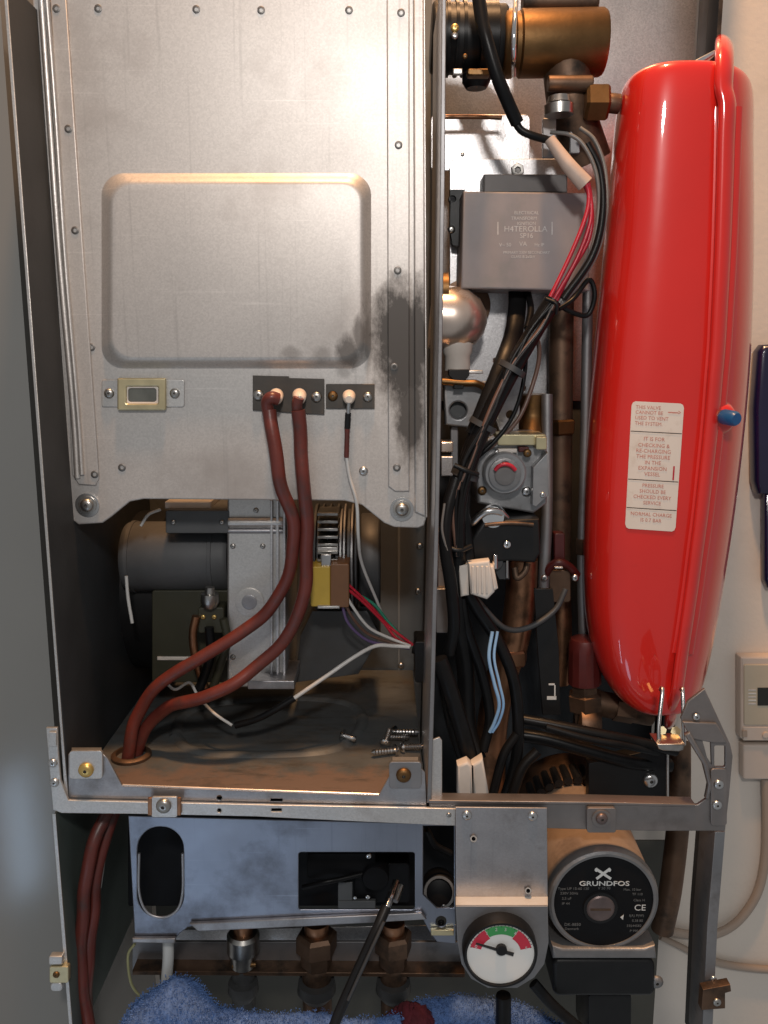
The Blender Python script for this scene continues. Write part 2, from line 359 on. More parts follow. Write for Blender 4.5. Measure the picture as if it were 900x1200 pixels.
def screw_mesh(m, kind):
    if (m, kind) in SCREW: return SCREW[(m, kind)]
    bm = bmesh.new(); n = 16 if kind != 'hex' else 6
    prof = {'pan': [(0.0, 1.0), (-.28, .97), (-.5, .75), (-.58, .42)], 'flat': [(0, 1), (-.10, 1), (-.16, .9)], 'hex': [(0, 1), (-.55, 1), (-.65, .9)]}[kind]
    rings = [[bm.verts.new((r * math.cos(2 * math.pi * i / n), h, r * math.sin(2 * math.pi * i / n))) for i in range(n)] for h, r in prof]
    for a, b in zip(rings, rings[1:]):
        for i in range(n): bm.faces.new((a[i], a[(i + 1) % n], b[(i + 1) % n], b[i]))
    inner = [bm.verts.new((v.co.x * .55, v.co.y - .01, v.co.z * .55)) for v in rings[-1]]
    low = [bm.verts.new((v.co.x * .45, v.co.y + .35, v.co.z * .45)) for v in rings[-1]]
    for i in range(n):
        j = (i + 1) % n
        bm.faces.new((rings[-1][i], rings[-1][j], inner[j], inner[i])); f = bm.faces.new((inner[i], inner[j], low[j], low[i])); f.material_index = 1
    f = bm.faces.new(low); f.material_index = 1
    bmesh.ops.recalc_face_normals(bm, faces=bm.faces)
    me = bpy.data.meshes.new('screw'); bm.to_mesh(me); bm.free()
    me.materials.append(MATS[m]); me.materials.append(MATS['rivet_dark'])
    me.polygons.foreach_set('use_smooth', [True] * len(me.polygons)); me.set_sharp_from_angle(angle=R(45))
    SCREW[(m, kind)] = me
    return me
def screw(px, py, Y, rpx, parent=None, m='steel', kind='pan', name='screw'):
    o = bpy.data.objects.new(name, screw_mesh(m, kind)); COL.objects.link(o)
    o.location = W(px, py, Y); k = rpx * K(py, Y); o.scale = (k, k, k); o.rotation_euler[1] = random.uniform(0, 6)
    if parent is not None: attach(o, parent)
    return o
def text(name, s, px, py, Y, hpx, m, parent=None, rot=0, yaw=0, wscale=1.0, align='CENTER', spacing=1.0):
    """printed lettering centred on a pixel, hpx = capital height; a thin sheet of ink"""
    cu = bpy.data.curves.new(name, 'FONT'); cu.body = s; cu.align_x = align; cu.align_y = 'CENTER'
    cu.size = hpx * K(py, Y) / 0.69; cu.space_character = spacing; cu.resolution_u = 3; cu.extrude = 0.00003
    tmp = bpy.data.objects.new(name, cu); me = bpy.data.meshes.new_from_object(tmp)
    bpy.data.objects.remove(tmp); bpy.data.curves.remove(cu); me.materials.clear()
    me.transform(Matrix.Translation(W(px, py, Y)) @ Matrix.Rotation(yaw, 4, 'Z') @ Matrix.Rotation(rot, 4, 'Y') @ Matrix.Rotation(R(90), 4, 'X') @ Matrix.Diagonal((wscale, 1, 1, 1)))
    return link(name, me, m, parent, 0)

# ================================================================== THE SETTING
def wall_slab(name, x0, x1, y0, y1, z0, z1, m):
    o = hexa(name, [Vector(v) for v in ((x0, y0, z0), (x1, y0, z0), (x1, y0, z1), (x0, y0, z1), (x0, y1, z0), (x1, y1, z0), (x1, y1, z1), (x0, y1, z1))], m, bevel=0)
    return tag(o, kind='structure')
wall_slab('wall', -0.42, 1.4, 0.30, 0.36, -1.1, 1.3, 'wall_paint')
wall_slab('cupboard_front', -1.2, -0.272, 0.06, 0.298, -1.3, 1.5, 'side_paint')

# ================================================================== BOILER CASING
cas = T('boiler_casing', 'open grey sheet metal boiler casing with front rail and side sheets', 'casing', (300, 1200, 0.1))
def side_sheet(name, a, b, dpt, th, m):
    p, q = W(*a), W(*b); d = Vector((0, dpt, 0)); s = Vector((th, 0, 0))
    return hexa(name, [q, q + s, p + s, p, q + d, q + s + d, p + s + d, p + d], m, cas, 0.0003)
side_sheet('side_sheet', (4, -25, 0), (79, 938, 0), 0.285, 0.0016, 'sheet_black')
plate('edge_fold', [(3, -25), (7, -25), (73, 850), (80, 936), (76, 936), (70, 850)], -0.0012, 0.001, 'galv', cas, bevel=0.0003)
side_sheet('leg', (62, 955, 0), (85, 1230, 0), 0.24, 0.0016, 'sheet_green')
plate('edge_fold', [(61, 954), (65, 954), (87, 1230), (83, 1230)], -0.0012, 0.001, 'galv', cas, bevel=0.0003)
# chamber: back, floor, divider
zf = W(300, 932, 0).z
xl, xr = W(78, 936, 0).x, W(500, 940, 0).x
def slab(name, x0, x1, y0, y1, z0, z1, m, parent, bevel=0.0004):
    return hexa(name, [Vector(v) for v in ((x0, y0, z0), (x1, y0, z0), (x1, y0, z1), (x0, y0, z1), (x0, y1, z0), (x1, y1, z0), (x1, y1, z1), (x0, y1, z1))], m, parent, bevel)
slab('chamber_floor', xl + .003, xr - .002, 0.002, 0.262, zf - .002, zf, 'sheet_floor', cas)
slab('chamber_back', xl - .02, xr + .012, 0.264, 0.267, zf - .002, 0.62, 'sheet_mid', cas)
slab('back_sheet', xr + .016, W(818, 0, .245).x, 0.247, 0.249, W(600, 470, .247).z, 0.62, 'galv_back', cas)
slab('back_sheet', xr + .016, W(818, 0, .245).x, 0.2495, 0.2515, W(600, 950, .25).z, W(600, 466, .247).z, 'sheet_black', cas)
slab('back_sheet', xl + .004, W(772, 1100, .2).x, 0.20, 0.202, -.6, W(600, 985, .2).z, 'sheet_gloom', cas)  # added dark sheet, stands in for the shaded wall below the casing
slab('back_post', W(817, 0, .245).x, W(829, 0, .245).x, 0.215, 0.24, -.35, 0.62, 'black_plastic', cas)
slab('back_post', W(836, 0, .245).x, W(843, 0, .245).x, 0.235, 0.262, -.35, 0.62, 'copper_dark', cas)
# pressed ridge on the chamber floor
def floor_pt(px, py):
    d = W(px, py, 0) - cam.location; t = (zf + .0006 - CAMH) / d.z
    return cam.location + d * t
def floor_tube(name, pts, r, m, parent):
    ws = catmull([floor_pt(*p) for p in pts], 8); bm = bmesh.new(); rings = []
    for i, p in enumerate(ws):
        d = (ws[min(i + 1, len(ws) - 1)] - ws[max(i - 1, 0)]).normalized(); sd = d.cross(Vector((0, 0, 1)))
        rings.append([bm.verts.new(p + sd * r * a + Vector((0, 0, b * r))) for a, b in ((-1, -.15), (-.5, .28), (0, .4), (.5, .28), (1, -.15))])
    for a, b in zip(rings, rings[1:]):
        for k in range(4): bm.faces.new((a[k], a[k + 1], b[k + 1], b[k]))
    bmesh.ops.recalc_face_normals(bm, faces=bm.faces)
    me = bpy.data.meshes.new(name); bm.to_mesh(me); bm.free(); return link(name, me, m, parent, 60)
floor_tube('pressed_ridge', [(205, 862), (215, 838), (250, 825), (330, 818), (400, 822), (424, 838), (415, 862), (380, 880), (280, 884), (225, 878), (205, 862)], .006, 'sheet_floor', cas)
DIV = [(518, -25), (523, -25), (521.5, 200), (518.5, 400), (514.5, 600), (510, 780), (505.5, 941), (500.5, 941), (505, 780), (509.5, 600), (513.5, 400), (516, 200)]
plate('divider', DIV, 0.0012, 0.10, 'galv_back', cas, bevel=0.0006)
plate('divider_edge', DIV, -0.001, 0.002, 'galv_dull', cas, bevel=0.0006)
plate('divider_lagging', [(x - 1, y) for x, y in DIV], 0.1015, 0.14, 'sheet_black', cas, bevel=0.0006)
plate('divider_lip', [(504, 868), (515, 864), (518, 868), (518, 932), (524, 940), (504, 940)], 0.004, 0.002, 'galv', cas)
for yy in (110, 158, 250): screw(513, yy, 0.10, 2, cas, 'zinc_bolt')
# front flange of the chamber floor
plate('chamber_flange', [(80, 884), (121, 884), (126, 889), (143, 921), (300, 927), (444, 932), (459, 905), (463, 897), (492, 899), (498, 905), (500, 945), (300, 941), (80, 937)], 0.000, 0.0018, 'galv_grey', cas, holes=[circ(257, 935, 3), rrect(317, 936, 331, 939.5)])
tube('floor_lip', [(144, 920, -.0005), (300, 926, -.0005), (444, 931, -.0005)], 1.7, 'copper_bright', cas, 8)
plate('corner_bracket', rrect(81, 880, 120, 913, 4), -0.003, 0.0028, 'galv', cas)
plate('corner_bracket', rrect(456, 893, 494, 924, 4), -0.003, 0.0028, 'galv_dull', cas)
screw(101, 902, -0.003, 9, cas, 'gold', 'pan', 'bolt'); screw(473, 908, -0.003, 9, cas, 'brass', 'pan', 'bolt')
hexa('bracket_lip', [W(84, 880, -.003), W(119, 880, -.003), W(119, 876, .006), W(84, 876, .006), W(84, 882, -.001), W(119, 882, -.001), W(119, 878, .008), W(84, 878, .008)], 'galv', cas, 0)
hexa('bracket_lip', [W(460, 893, -.003), W(490, 893, -.003), W(490, 887, .006), W(460, 887, .006), W(460, 895, -.001), W(490, 895, -.001), W(490, 889, .008), W(460, 889, .008)], 'galv', cas, 0)
plate('front_rail', [(54, 853), (67, 853), (68, 880), (71, 915), (80, 938), (300, 943), (500, 947), (534, 948), (534, 968), (400, 962), (300, 957), (160, 954), (72, 953), (62, 949)], -0.004, 0.0028, 'galv', cas, holes=[circ(257, 950, 2.4), rrect(318, 947.5, 330, 951.5)])
plate('rail_slot_tab', rrect(57, 858, 66, 875, 1), -0.0055, 0.0012, 'galv', cas)
screw(62, 894, -0.004, 5.5, cas); screw(64, 917, -0.004, 5.5, cas)
plate('rail_clip', rrect(177, 934, 208, 958, 3), -0.0065, 0.0022, 'galv', cas)
screw(192, 944, -0.0065, 9, cas, 'zinc_bolt', 'pan', 'bolt')
plate('rail_clip_fold', rrect(173, 935, 178, 956, 1), -0.0068, 0.002, 'copper', cas); plate('rail_clip_fold', rrect(207.5, 935, 212, 956, 1), -0.0068, 0.002, 'copper', cas)
# right hand frame
plate('frame_rail', [(503, 942), (600, 941), (700, 943), (800, 945), (818, 943), (828, 936), (831, 922), (828, 905), (820, 885), (806, 858), (798, 842), (806, 822), (826, 807), (856, 872), (859, 886), (855, 930), (850, 974), (760, 974), (640, 971), (503, 966)], -0.001, 0.003, 'frame_brown', cas,
      holes=[rrect(837.5, 874, 850, 899, 2), [(823, 866), (833, 869), (834, 896), (829, 888)]], bevel=0.0008)
plate('rail_edge', [(503, 938), (700, 940), (815, 943), (815, 946), (700, 943.5), (503, 942)], -0.0025, 0.012, 'frame_brown', cas, bevel=0.0006)
plate('frame_rib', [(803, 862), (809, 858), (830, 896), (835, 922), (831, 938), (827, 936), (830, 920), (824, 896)], -0.006, 0.005, 'frame_brown', cas, bevel=0.0015)
plate('screw_pad', rrect(833, 901, 852, 968, 4), -0.003, 0.002, 'frame_brown', cas)
plate('frame_step', [(800, 846), (840, 848), (853, 871), (836, 871), (810, 866)], -0.004, 0.003, 'frame_brown', cas, bevel=0.001)
screw(842, 919, -0.003, 6, cas); screw(840, 943, -0.003, 6, cas); screw(816, 840, -0.002, 4.5, cas)
plate('rail_bracket', rrect(688, 947, 722, 976, 3), -0.006, 0.0048, 'frame_brown', cas); disc('washer', 705, 960, -0.0075, 11, .0016, 'frame_brown', cas); screw(705, 959, -0.0075, 7, cas, 'vent_brown', 'pan', 'bolt')
plate('leg', [(838, 975), (850, 975), (841, 1085), (834, 1230), (822, 1230), (829, 1085)], 0.001, 0.03, 'galv_dull', cas)
plate('leg_web', [(833, 975), (838, 975), (829, 1085), (822, 1230), (817, 1230), (824, 1085)], 0.012, 0.03, 'sheet_dark', cas)
screw(836, 1147, 0.001, 4, cas)
plate('leg_clip', [(824, 1160), (856, 1154), (857, 1162), (850, 1164), (850, 1182), (822, 1184)], -0.008, 0.008, 'copper_dark', cas); screw(840, 1174, -0.008, 5, cas, 'zinc_bolt')
plate('leg_clip', rrect(58, 1133, 80, 1152, 2), -0.006, 0.005, 'brass_pale', cas); screw(66, 1142, -0.006, 4, cas, 'brass')
box('clip_pad', 57, 1121, 73, 1131, -0.006, 0.006, 'galv', cas, 2); box('clip_pad', 59, 1152, 73, 1162, -0.006, 0.006, 'galv', cas, 4)

# ================================================================== FRONT PANEL OF THE COMBUSTION CHAMBER
pan = T('combustion_panel', 'large bright galvanised front panel with raised rounded field and soot stain', 'panel', (290, 615, 0.05))
PY = 0.05
plate('sheet', [(36, -25), (497, -25), (499, 300), (500, 606), (497, 616), (490, 619), (462, 618), (450, 613), (424, 592), (404, 587), (300, 586), (168, 585), (152, 588), (130, 606), (120, 613), (92, 615), (85, 610), (60, 300)], PY, 0.004, 'galv_soot', pan, bevel=0.0012)
hexa('side_return', [W(499.5, 606, PY), W(500.5, 606, PY), W(497.5, -25, PY), W(496.5, -25, PY)] + [W(499.5, 606, PY) + Vector((0, .03, 0)), W(500.5, 606, PY) + Vector((0, .03, 0)), W(497.5, -25, PY) + Vector((0, .03, 0)), W(496.5, -25, PY) + Vector((0, .03, 0))], 'galv', pan, 0)

def field():
    """raised rectangle with a broad rounded shoulder"""
    o = rrect(119, 203, 435, 432, 26, 10); rings = []
    cx, cy = 277, 317.5
    bm = bmesh.new()
    for ins, h in ((0, 0), (2, .0008), (5, .0034), (8.5, .0062), (11.5, .0074), (14, .0076)):
        rings.append([bm.verts.new(W(cx + (x - cx) * (1 - ins / 158.0), cy + (y - cy) * (1 - ins / 114.5), PY - h)) for x, y in o])
    for a, b in zip(rings, rings[1:]):
        for i in range(len(o)): j = (i + 1) % len(o); bm.faces.new((a[i], a[j], b[j], b[i]))
    bm.faces.new(rings[-1])
    bmesh.ops.recalc_face_normals(bm, faces=bm.faces)
    me = bpy.data.meshes.new('raised_field'); bm.to_mesh(me); bm.free()
    o = link('raised_field', me, 'galv_soot', pan, 60)
field()
plate('edge_strip', [(57, -25), (76, -25), (98, 300), (116, 560), (112, 569), (92, 568), (84, 556), (70, 200)], PY - 0.0022, 0.0022, 'galv_soot', pan, bevel=0.0009)
plate('edge_strip', [(453, -25), (480, -25), (480, 576), (463, 576), (455, 570), (454, 300)], PY - 0.0022, 0.0022, 'galv_soot', pan, bevel=0.0009)
tube('edge_bead', [(47, -25, PY - .002), (58, 130, PY - .002), (70, 300, PY - .002), (86, 480, PY - .002), (91, 560, PY - .002)], 4.2, 'galv', pan)
tube('edge_bead', [(53, -25, PY - .0035), (65, 130, PY - .0035), (76, 300, PY - .0035), (91, 480, PY - .0035), (96, 556, PY - .0035)], 3.0, 'galv', pan)
plate('edge_fold', [(484, -25), (497, -25), (499, 606), (486, 600)], PY - 0.003, 0.003, 'galv_soot', pan, bevel=0.0014)
for x, y in ((115, 10), (230, 11), (306, 12), (409, 12), (107, 407), (143, 548)): screw(x, y, PY, 4.6, pan, 'rivet_dark', 'flat', 'rivet')
for x, y in ((66, 10), (80, 151), (88, 270), (111, 556), (470, 15), (467, 170), (466, 317), (465, 548), (462, 430)): screw(x, y, PY - .0022, 4.6, pan, 'rivet_dark', 'flat', 'rivet')
screw(426, 552, PY, 5.5, pan, 'steel')
for x, y in ((102, 592), (471, 597)):
    disc('washer', x, y, PY - .0015, 14, .0016, 'steel', pan); disc('washer', x, y, PY - .003, 10.5, .0016, 'zinc_bolt', pan); screw(x, y, PY - .003, 8, pan, 'zinc_bolt', 'pan', 'bolt')

sg = T('sight_glass', 'small pale brass framed viewing window on the bright panel', 'window', (165, 482, 0.045))
plate('flange', rrect(119, 445, 216, 477, 3), PY - 0.0014, 0.0014, 'galv', sg)
plate('frame', rrect(137, 443, 194, 481, 2), PY - 0.0052, 0.0038, 'brass_pale', sg, holes=[rrect(148, 453, 185, 473, 2)], bevel=0.0012)
plate('inner_frame', rrect(146, 451, 187, 475, 2), PY - 0.0036, 0.002, 'cream_plastic', sg, holes=[rrect(150, 455, 183, 471, 3)], bevel=0.0006)
plate('pane', rrect(148, 453, 185, 473, 2), PY - 0.0019, 0.0004, 'sight_glass', sg, bevel=0.0001)
screw(128, 461, PY - .0014, 6, sg, 'zinc_bolt'); screw(205, 461, PY - .0014, 6, sg, 'zinc_bolt')

# electrodes
el = T('ignition_electrode', 'dark mounting plate with two glowing white ceramics and red lead boots', 'electrode', (340, 484, 0.045))
plate('mounting_plate', [(296, 440), (338, 441), (339, 443), (380, 444), (380, 486), (296, 481)], PY - 0.0024, 0.0022, 'mica_plate', el)
for x in (324, 351):
    lathe('ceramic', W(x, 463, PY - .002), W(x, 468, PY - .016), [(0, 0.0054), (.5, .0050), (.85, .0044), (1, .0028), (1, 0)], 'ceramic', el)
    cyl('pin', (x, 466, PY - .015), (x, 470, PY - .020), 2.2, 'steel', el)
screw(303, 463, PY - .0024, 6.5, el, 'zinc_bolt'); screw(371, 465, PY - .0024, 6.5, el, 'zinc_bolt')
tube('boot', [(326, 468, PY - .019), (318, 466, PY - .021), (313, 472, PY - .019), (315, 486, PY - .016)], 7.5, 'lead_red', el)
tube('boot', [(350, 466, PY - .018), (348, 474, PY - .017), (349, 488, PY - .014)], 6.5, 'lead_red', el)
se = T('sensing_electrode', 'short dark plate with one ceramic and a dangling wire end', 'electrode', (410, 480, 0.045))
plate('mounting_plate', rrect(382, 450, 439, 479, 1), PY - 0.0022, 0.0020, 'mica_plate', se)
lathe('ceramic', W(409, 464, PY - .002), W(409, 468, PY - .014), [(0, 0.0050), (.5, .0046), (.85, .0040), (1, .0026), (1, 0)], 'ceramic', se)
screw(390, 464, PY - .0022, 6, se, 'brass'); screw(431, 465, PY - .0022, 6, se, 'zinc_bolt')
cyl('terminal', (409, 468, PY - .012), (408, 486, PY - .010), 2.6, 'steel', se)
cyl('sleeve', (408, 484, PY - .010), (407, 502, PY - .008), 3.6, 'black_plastic', se); cyl('sleeve', (407, 501, PY - .008), (406, 536, PY - .006), 3.0, 'lead_red', se)
tube('wire', [(406, 535, PY - .006), (410, 560, PY - .005), (418, 590, PY - .004), (420, 630, PY + .006), (424, 660, PY + .03), (440, 700, PY + .06), (455, 735, PY + .08), (474, 756, PY + .07)], 1.9, 'wire_white', se)

for pts, lab in (
    ([(315, 480, .032), (318, 510, .030), (329, 560, .032), (341, 610, .04), (341, 660, .05), (322, 705, .06), (285, 740, .06), (230, 775, .055), (185, 805, .06), (160, 842, .06), (149, 880, .058), (142, 915, .055), (126, 958, .035), (106, 1000, .02), (97, 1060, .022), (95, 1120, .024), (104, 1215, .02)], 'thick red brown ignition lead from the left ceramic, sweeping down left on top'),
    ([(349, 482, .034), (351, 520, .034), (358, 570, .036), (358, 630, .044), (357, 690, .05), (335, 745, .055), (295, 785, .05), (245, 815, .045), (200, 828, .06), (172, 850, .066), (160, 880, .068), (150, 912, .066), (131, 962, .045), (116, 1010, .035), (108, 1070, .035), (104, 1130, .03), (98, 1215, .035)], 'thick red brown ignition lead from the right ceramic, sweeping below the other')):
    tag(tube('ignition_lead', pts, 7.5, 'lead_red', None, 14, 10, None, None, .0026), lab, 'cable', 'ignition leads')

# ================================================================== FAN
fan = T('fan', 'extractor fan with dark drum motor and pale galvanised housing inside the chamber', 'fan', (300, 810, 0.16))
cyl('scroll_rim', (158, 690, .225), (205, 690, .225), 92, 'black_plastic', fan, 48)
cyl('motor', (150, 652, .155), (272, 652, .155), 41, 'motor_grey', fan, 48, 0.05)
box('motor_cover', 194, 598, 270, 625, .105, .07, 'mid_grey_plastic', fan, 2)
box('cover_lip', 193, 588, 247, 596, .115, .05, 'cream_plastic', fan, 1)
box('housing', 266, 580, 334, 806, .105, .10, 'galv', fan, 3, 0.002)
for x, w in ((318, 3), (325, 3.5), (333, 3)):
    box('housing_flange', x - w / 2, 586, x + w / 2, 807, .100, .10, 'galv_back', fan, 0, 0.0006)
cyl('housing_bead', (268, 612, .104), (332, 612, .104), 6, 'galv', fan, 16)
cyl('housing_bead', (268, 622, .104), (332, 622, .104), 3, 'galv_grey', fan, 16)
box('housing_foot', 290, 798, 345, 808, .085, .05, 'galv_grey', fan, 1)
box('duct', 178, 692, 276, 800, .135, .06, 'olive_plastic', fan, 3)
box('duct_strip', 184, 770, 226, 774, .133, .003, 'cream_plastic', fan, 0); box('duct_strip', 262, 770, 274, 774, .133, .003, 'cream_plastic', fan, 0)
lathe('nipple', W(246, 688, .10), W(246, 712, .10), [(0, 0), (0, .004), (.3, .0045), (.32, .0075), (.7, .008), (1, .0055), (1, 0)], 'zinc_bolt', fan)
box('nipple_bracket', 232, 712, 262, 742, .102, .02, 'olive_plastic', fan, 3)
screw(238, 723, .102, 3, fan, 'gold'); screw(251, 723, .102, 3, fan, 'gold')
tube('pressure_tube', [(230, 722, .100), (226, 745, .100), (230, 775, .102), (240, 805, .105)], 5, 'copper', fan)
tube('pressure_tube', [(262, 725, .100), (266, 750, .100), (258, 780, .102), (250, 805, .105)], 5, 'olive_plastic', fan)
tube('pressure_tube', [(245, 735, .099), (246, 770, .099), (232, 812, .099)], 5.5, 'black_rubber', fan)
# laminated stack on the right
for i in range(12):
    x = 371 + i * 4.2
    cyl('lamination', (x, 652, .15), (x + (2.4 if i % 3 else 3.4), 652, .15), 62 if i % 2 == 0 else 56, 'cast_grey' if i in (7, 8, 10) else 'grey_plastic', fan, 40, .1)
cyl('motor_cap', (422, 655, .165), (446, 655, .165), 54, 'grey_plastic', fan, 40, .12)
for i in range(7):
    box('fin', 372, 601 + i * 9, 396, 604.5 + i * 9, .098, .03, 'zinc_bolt', fan, 0, .0005)
box('coil', 364, 664, 387, 711, .085, .03, 'yellow_plastic', fan, 2); box('coil_cheek', 387, 661, 409, 712, .083, .034, 'brown_plastic', fan, 2)
box('terminal_tag', 376, 650, 388, 664, .088, .004, 'steel', fan); box('coil_strip', 372, 710, 398, 713.5, .082, .01, 'galv', fan)
box('terminal_strip', 372, 641, 396, 646, .100, .006, 'galv', fan, 0)
plate('support', [(366, 716), (430, 716), (446, 745), (420, 790), (345, 800), (352, 745)], .14, .04, 'sheet_dark', fan)
fw = T('fan_wires', 'bundle of thin coloured fan wires running right to the cable gland', 'wires', (480, 757, 0.10))
for m, pts in (('wire_red', [(404, 688, .09), (425, 705, .10), (450, 730, .11), (464, 748, .11), (482, 757, .11)]), ('wire_red', [(407, 684, .095), (432, 708, .105), (455, 733, .112), (484, 756, .112)]),
               ('wire_green', [(415, 694, .11), (438, 708, .115), (456, 730, .115), (483, 758, .112)]), ('wire_white', [(401, 690, .085), (414, 712, .09), (432, 735, .10), (455, 747, .105), (481, 757, .105)]),
               ('wire_brown', [(403, 702, .085), (412, 722, .09), (430, 742, .10), (455, 752, .105), (480, 759, .105)]), ('wire_purple', [(400, 704, .088), (408, 730, .092), (430, 750, .10), (456, 756, .105), (480, 760, .105)])):
    tube('wire', pts, 1.8, m, fw)
tube('wire', [(480, 758, .10), (462, 757, .10), (440, 757, .095), (415, 770, .085), (380, 794, .075), (345, 818, .068)], 2.4, 'wire_white', fw)
tube('wire', [(345, 818, .068), (320, 833, .065), (300, 843, .065), (276, 850, .068)], 4.2, 'black_rubber', fw)
tube('wire', [(272, 850, .07), (250, 835, .075), (232, 815, .09), (222, 800, .10), (205, 808, .09), (192, 797, .10)], 1.7, 'wire_white', fw)
cyl('gland', (484, 757, .11), (500, 760, .11), 9, 'black_rubber', fw); box('gland_block', 486, 752, 503, 800, .10, .03, 'black_plastic', fw, 3)
tag(tube('wire', [(148, 675, .10), (150, 700, .10), (155, 730, .10)], 2, 'wire_white'), 'short thin white wire hanging beside the dark drum motor', 'wire')
tag(tube('wire', [(165, 616, .10), (174, 603, .10), (188, 597, .105)], 1.8, 'wire_white'), 'thin pale wire curving over the top of the drum motor', 'wire')

gr = floor_pt(154, 886) + Vector((0, 0, -.0006))
lathe('grommet', gr, gr + Vector((0, 0, .004)), [(0, .0165), (.6, .0165), (1, .0145), (1, .0125), (0, .0125)], 'copper_dark', cas, 28, 40, False)
# fixings and seams that break up the fan and the chamber walls
for x, y in ((273, 640), (273, 770), (308, 640), (308, 776), (300, 598)): screw(x, y, .105, 3.2, fan, 'zinc_bolt')
disc('pressed_ring', 292, 706, .1035, 17, .003, 'galv', fan, 32); disc('pressed_centre', 292, 706, .1025, 9, .003, 'galv_grey', fan, 28)
for x in (156, 250): cyl('motor_seam', (x, 652, .155), (x + 5, 652, .155), 42.2, 'motor_grey', fan, 48, .1)
for x, y in ((203, 612), (260, 612)): screw(x, y, .105, 3, fan, 'zinc_bolt')
for x, y in ((490, 612), (490, 693), (492, 640), (140, 760), (470, 780)): screw(x, y, .2635, 4, cas, 'zinc_bolt')
box('wall_seam', 466, 560, 469, 790, .2625, .002, 'sheet_mid', cas, 0, .0004)
# loose screws lying in the chamber
def loose_screw(px, py, ang, lab, L=18, tilt=0.2):
    t = T('loose_screw', lab, 'screw', (px, py, .03), 'loose screws on the chamber floor')
    p = floor_pt(px, py) + Vector((0, 0, .0035)); t.location = p - Vector((0, 0, .0035)); k = K(py, .03)
    d = Vector((math.cos(ang), math.sin(ang) * .8, tilt)).normalized()
    lathe('shank', p, p + d * L * 1.35 * k, [(0, .0020)] + [(i / 16, .0021 if i % 2 else .0027) for i in range(1, 15)] + [(1, .0004), (1, 0)], 'steel', t, 10)
    lathe('head', p - d * .003, p + d * .0002, [(0, 0), (0, .0034), (.5, .0052), (1, .0055), (1, 0)], 'chrome', t, 14)
loose_screw(462, 884, 3.5, 'loose screw pointing left at the front of the small screw heap', 22, .05)
loose_screw(456, 868, -.3, 'loose screw at the back of the heap near the right bolt', 20, .1)
loose_screw(463, 862, -.55, 'loose screw lying topmost of the heap, pointing right', 26, .18)
loose_screw(452, 874, 1.2, 'loose screw standing steeply in the heap by the bolt', 14, .9)
loose_screw(474, 880, -.1, 'loose screw pointing right beside the corner bolt', 18, .1)
loose_screw(404, 867, -.9, 'single loose screw lying apart on the dark chamber floor', 16, .1)

# ================================================================== TOP RIGHT: WATER FITTING
wf = T('pipe_fitting', 'tarnished brass water fitting with wire clip at the top of the boiler', 'fitting', (660, 190, 0.13))
k0 = K(50, .12)
lathe('barrel', W(588, 52, .12), W(707, 50, .12), [(0, 0), (0, 34.5 * k0), (.02, 36.5 * k0), (.10, 36.5 * k0), (.12, 34 * k0), (.16, 34 * k0), (.18, 36.5 * k0), (.97, 36.5 * k0), (1, 34.5 * k0), (1, 0)], 'brass', wf, 48)
cyl('top_stub', (612, 2, .125), (700, 2, .125), 13, 'copper_dark', wf)
tube('clip', [(605, -6, .085), (604, 10, .062), (602, 40, .052), (602, 70, .06), (602, 88, .085)], 3, 'chrome', wf)
tube('elbow', [(662, 50, .125), (664, 85, .12), (668, 118, .12), (676, 150, .125), (690, 190, .13)], 27, 'copper_dark', wf, 20)
lathe('nut', W(684, 120, .105), W(712, 120, .105), [(0, 0), (0, .0125), (.12, .0145), (.88, .0145), (1, .0125), (1, 0)], 'brass', wf, 6, 20)
cyl('spigot', (708, 120, .11), (726, 122, .11), 11, 'copper_dark', wf)
cyl('collar', (642, 98, .10), (694, 98, .10), 9, 'copper_dark', wf)
lathe('drain_screw', W(655, 113, .085), W(655, 135, .085), [(0, 0), (0, .008), (.35, .009), (.4, .007), (.45, .011), (1, .011), (1, 0)], 'zinc_bolt', wf, 12)
box('bracket_plate', 636, 138, 652, 185, .10, .004, 'galv_dull', wf, 2); box('bracket_plate', 668, 128, 680, 180, .11, .004, 'galv_dull', wf, 2)
hs = T('black_valve', 'black plastic valve body with hose beside the brass fitting', 'valve', (545, 90, 0.13))
cyl('body', (505, 45, .125), (592, 48, .125), 38, 'black_plastic', hs, 40)
cyl('flange', (560, 48, .12), (582, 48, .12), 41, 'black_rubber', hs, 40)
for i, x in enumerate((512, 522, 532, 541)): cyl('rib', (x, 46, .125), (x + 4, 46, .125), 40.5, 'black_rubber', hs, 40)
lathe('cap', W(558, 88, .115), W(558, 104, .115), [(0, .011), (.5, .011), (1, .008), (1, 0)], 'black_plastic', hs, 16)
screw(533, 33, .085, 5, hs, 'gold'); screw(533, 42, .085, 4, hs, 'steel'); screw(545, 66, .085, 3, hs, 'brass')
box('tag_plate', 531, 80, 542, 87, .084, .003, 'galv', hs); box('brass_ring', 548, 80, 575, 88, .088, .01, 'brass', hs, 3)
tag(tube('hose', [(560, -10, .075), (565, 25, .07), (571, 50, .068), (583, 90, .07), (596, 122, .075), (606, 144, .08)], 8, 'black_rubber', None, 14), 'thick black cable sleeve slanting down from the brass fitting', 'sleeve')
tag(tube('cable', [(603, 140, .08), (610, 152, .08), (624, 159, .08), (646, 165, .082)], 4.6, 'black_rubber', None, 12), 'thin black cable between the slanted sleeve and the cream sleeve', 'cable')
tag(tube('rod', [(522, 137, .15), (560, 137, .15), (588, 138, .15)], 2.6, 'copper', None, 10), 'thin copper rod lying horizontally across the bright back plate', 'rod')
up = plate('upper_plate', rrect(505, 134, 621, 200, 6), .175, .004, 'galv_back', None); tag(up, 'blank bright plate with rounded corner above the transformer plate', 'plate'); screw(542, 181, .175, 2.4, up, 'zinc_bolt')

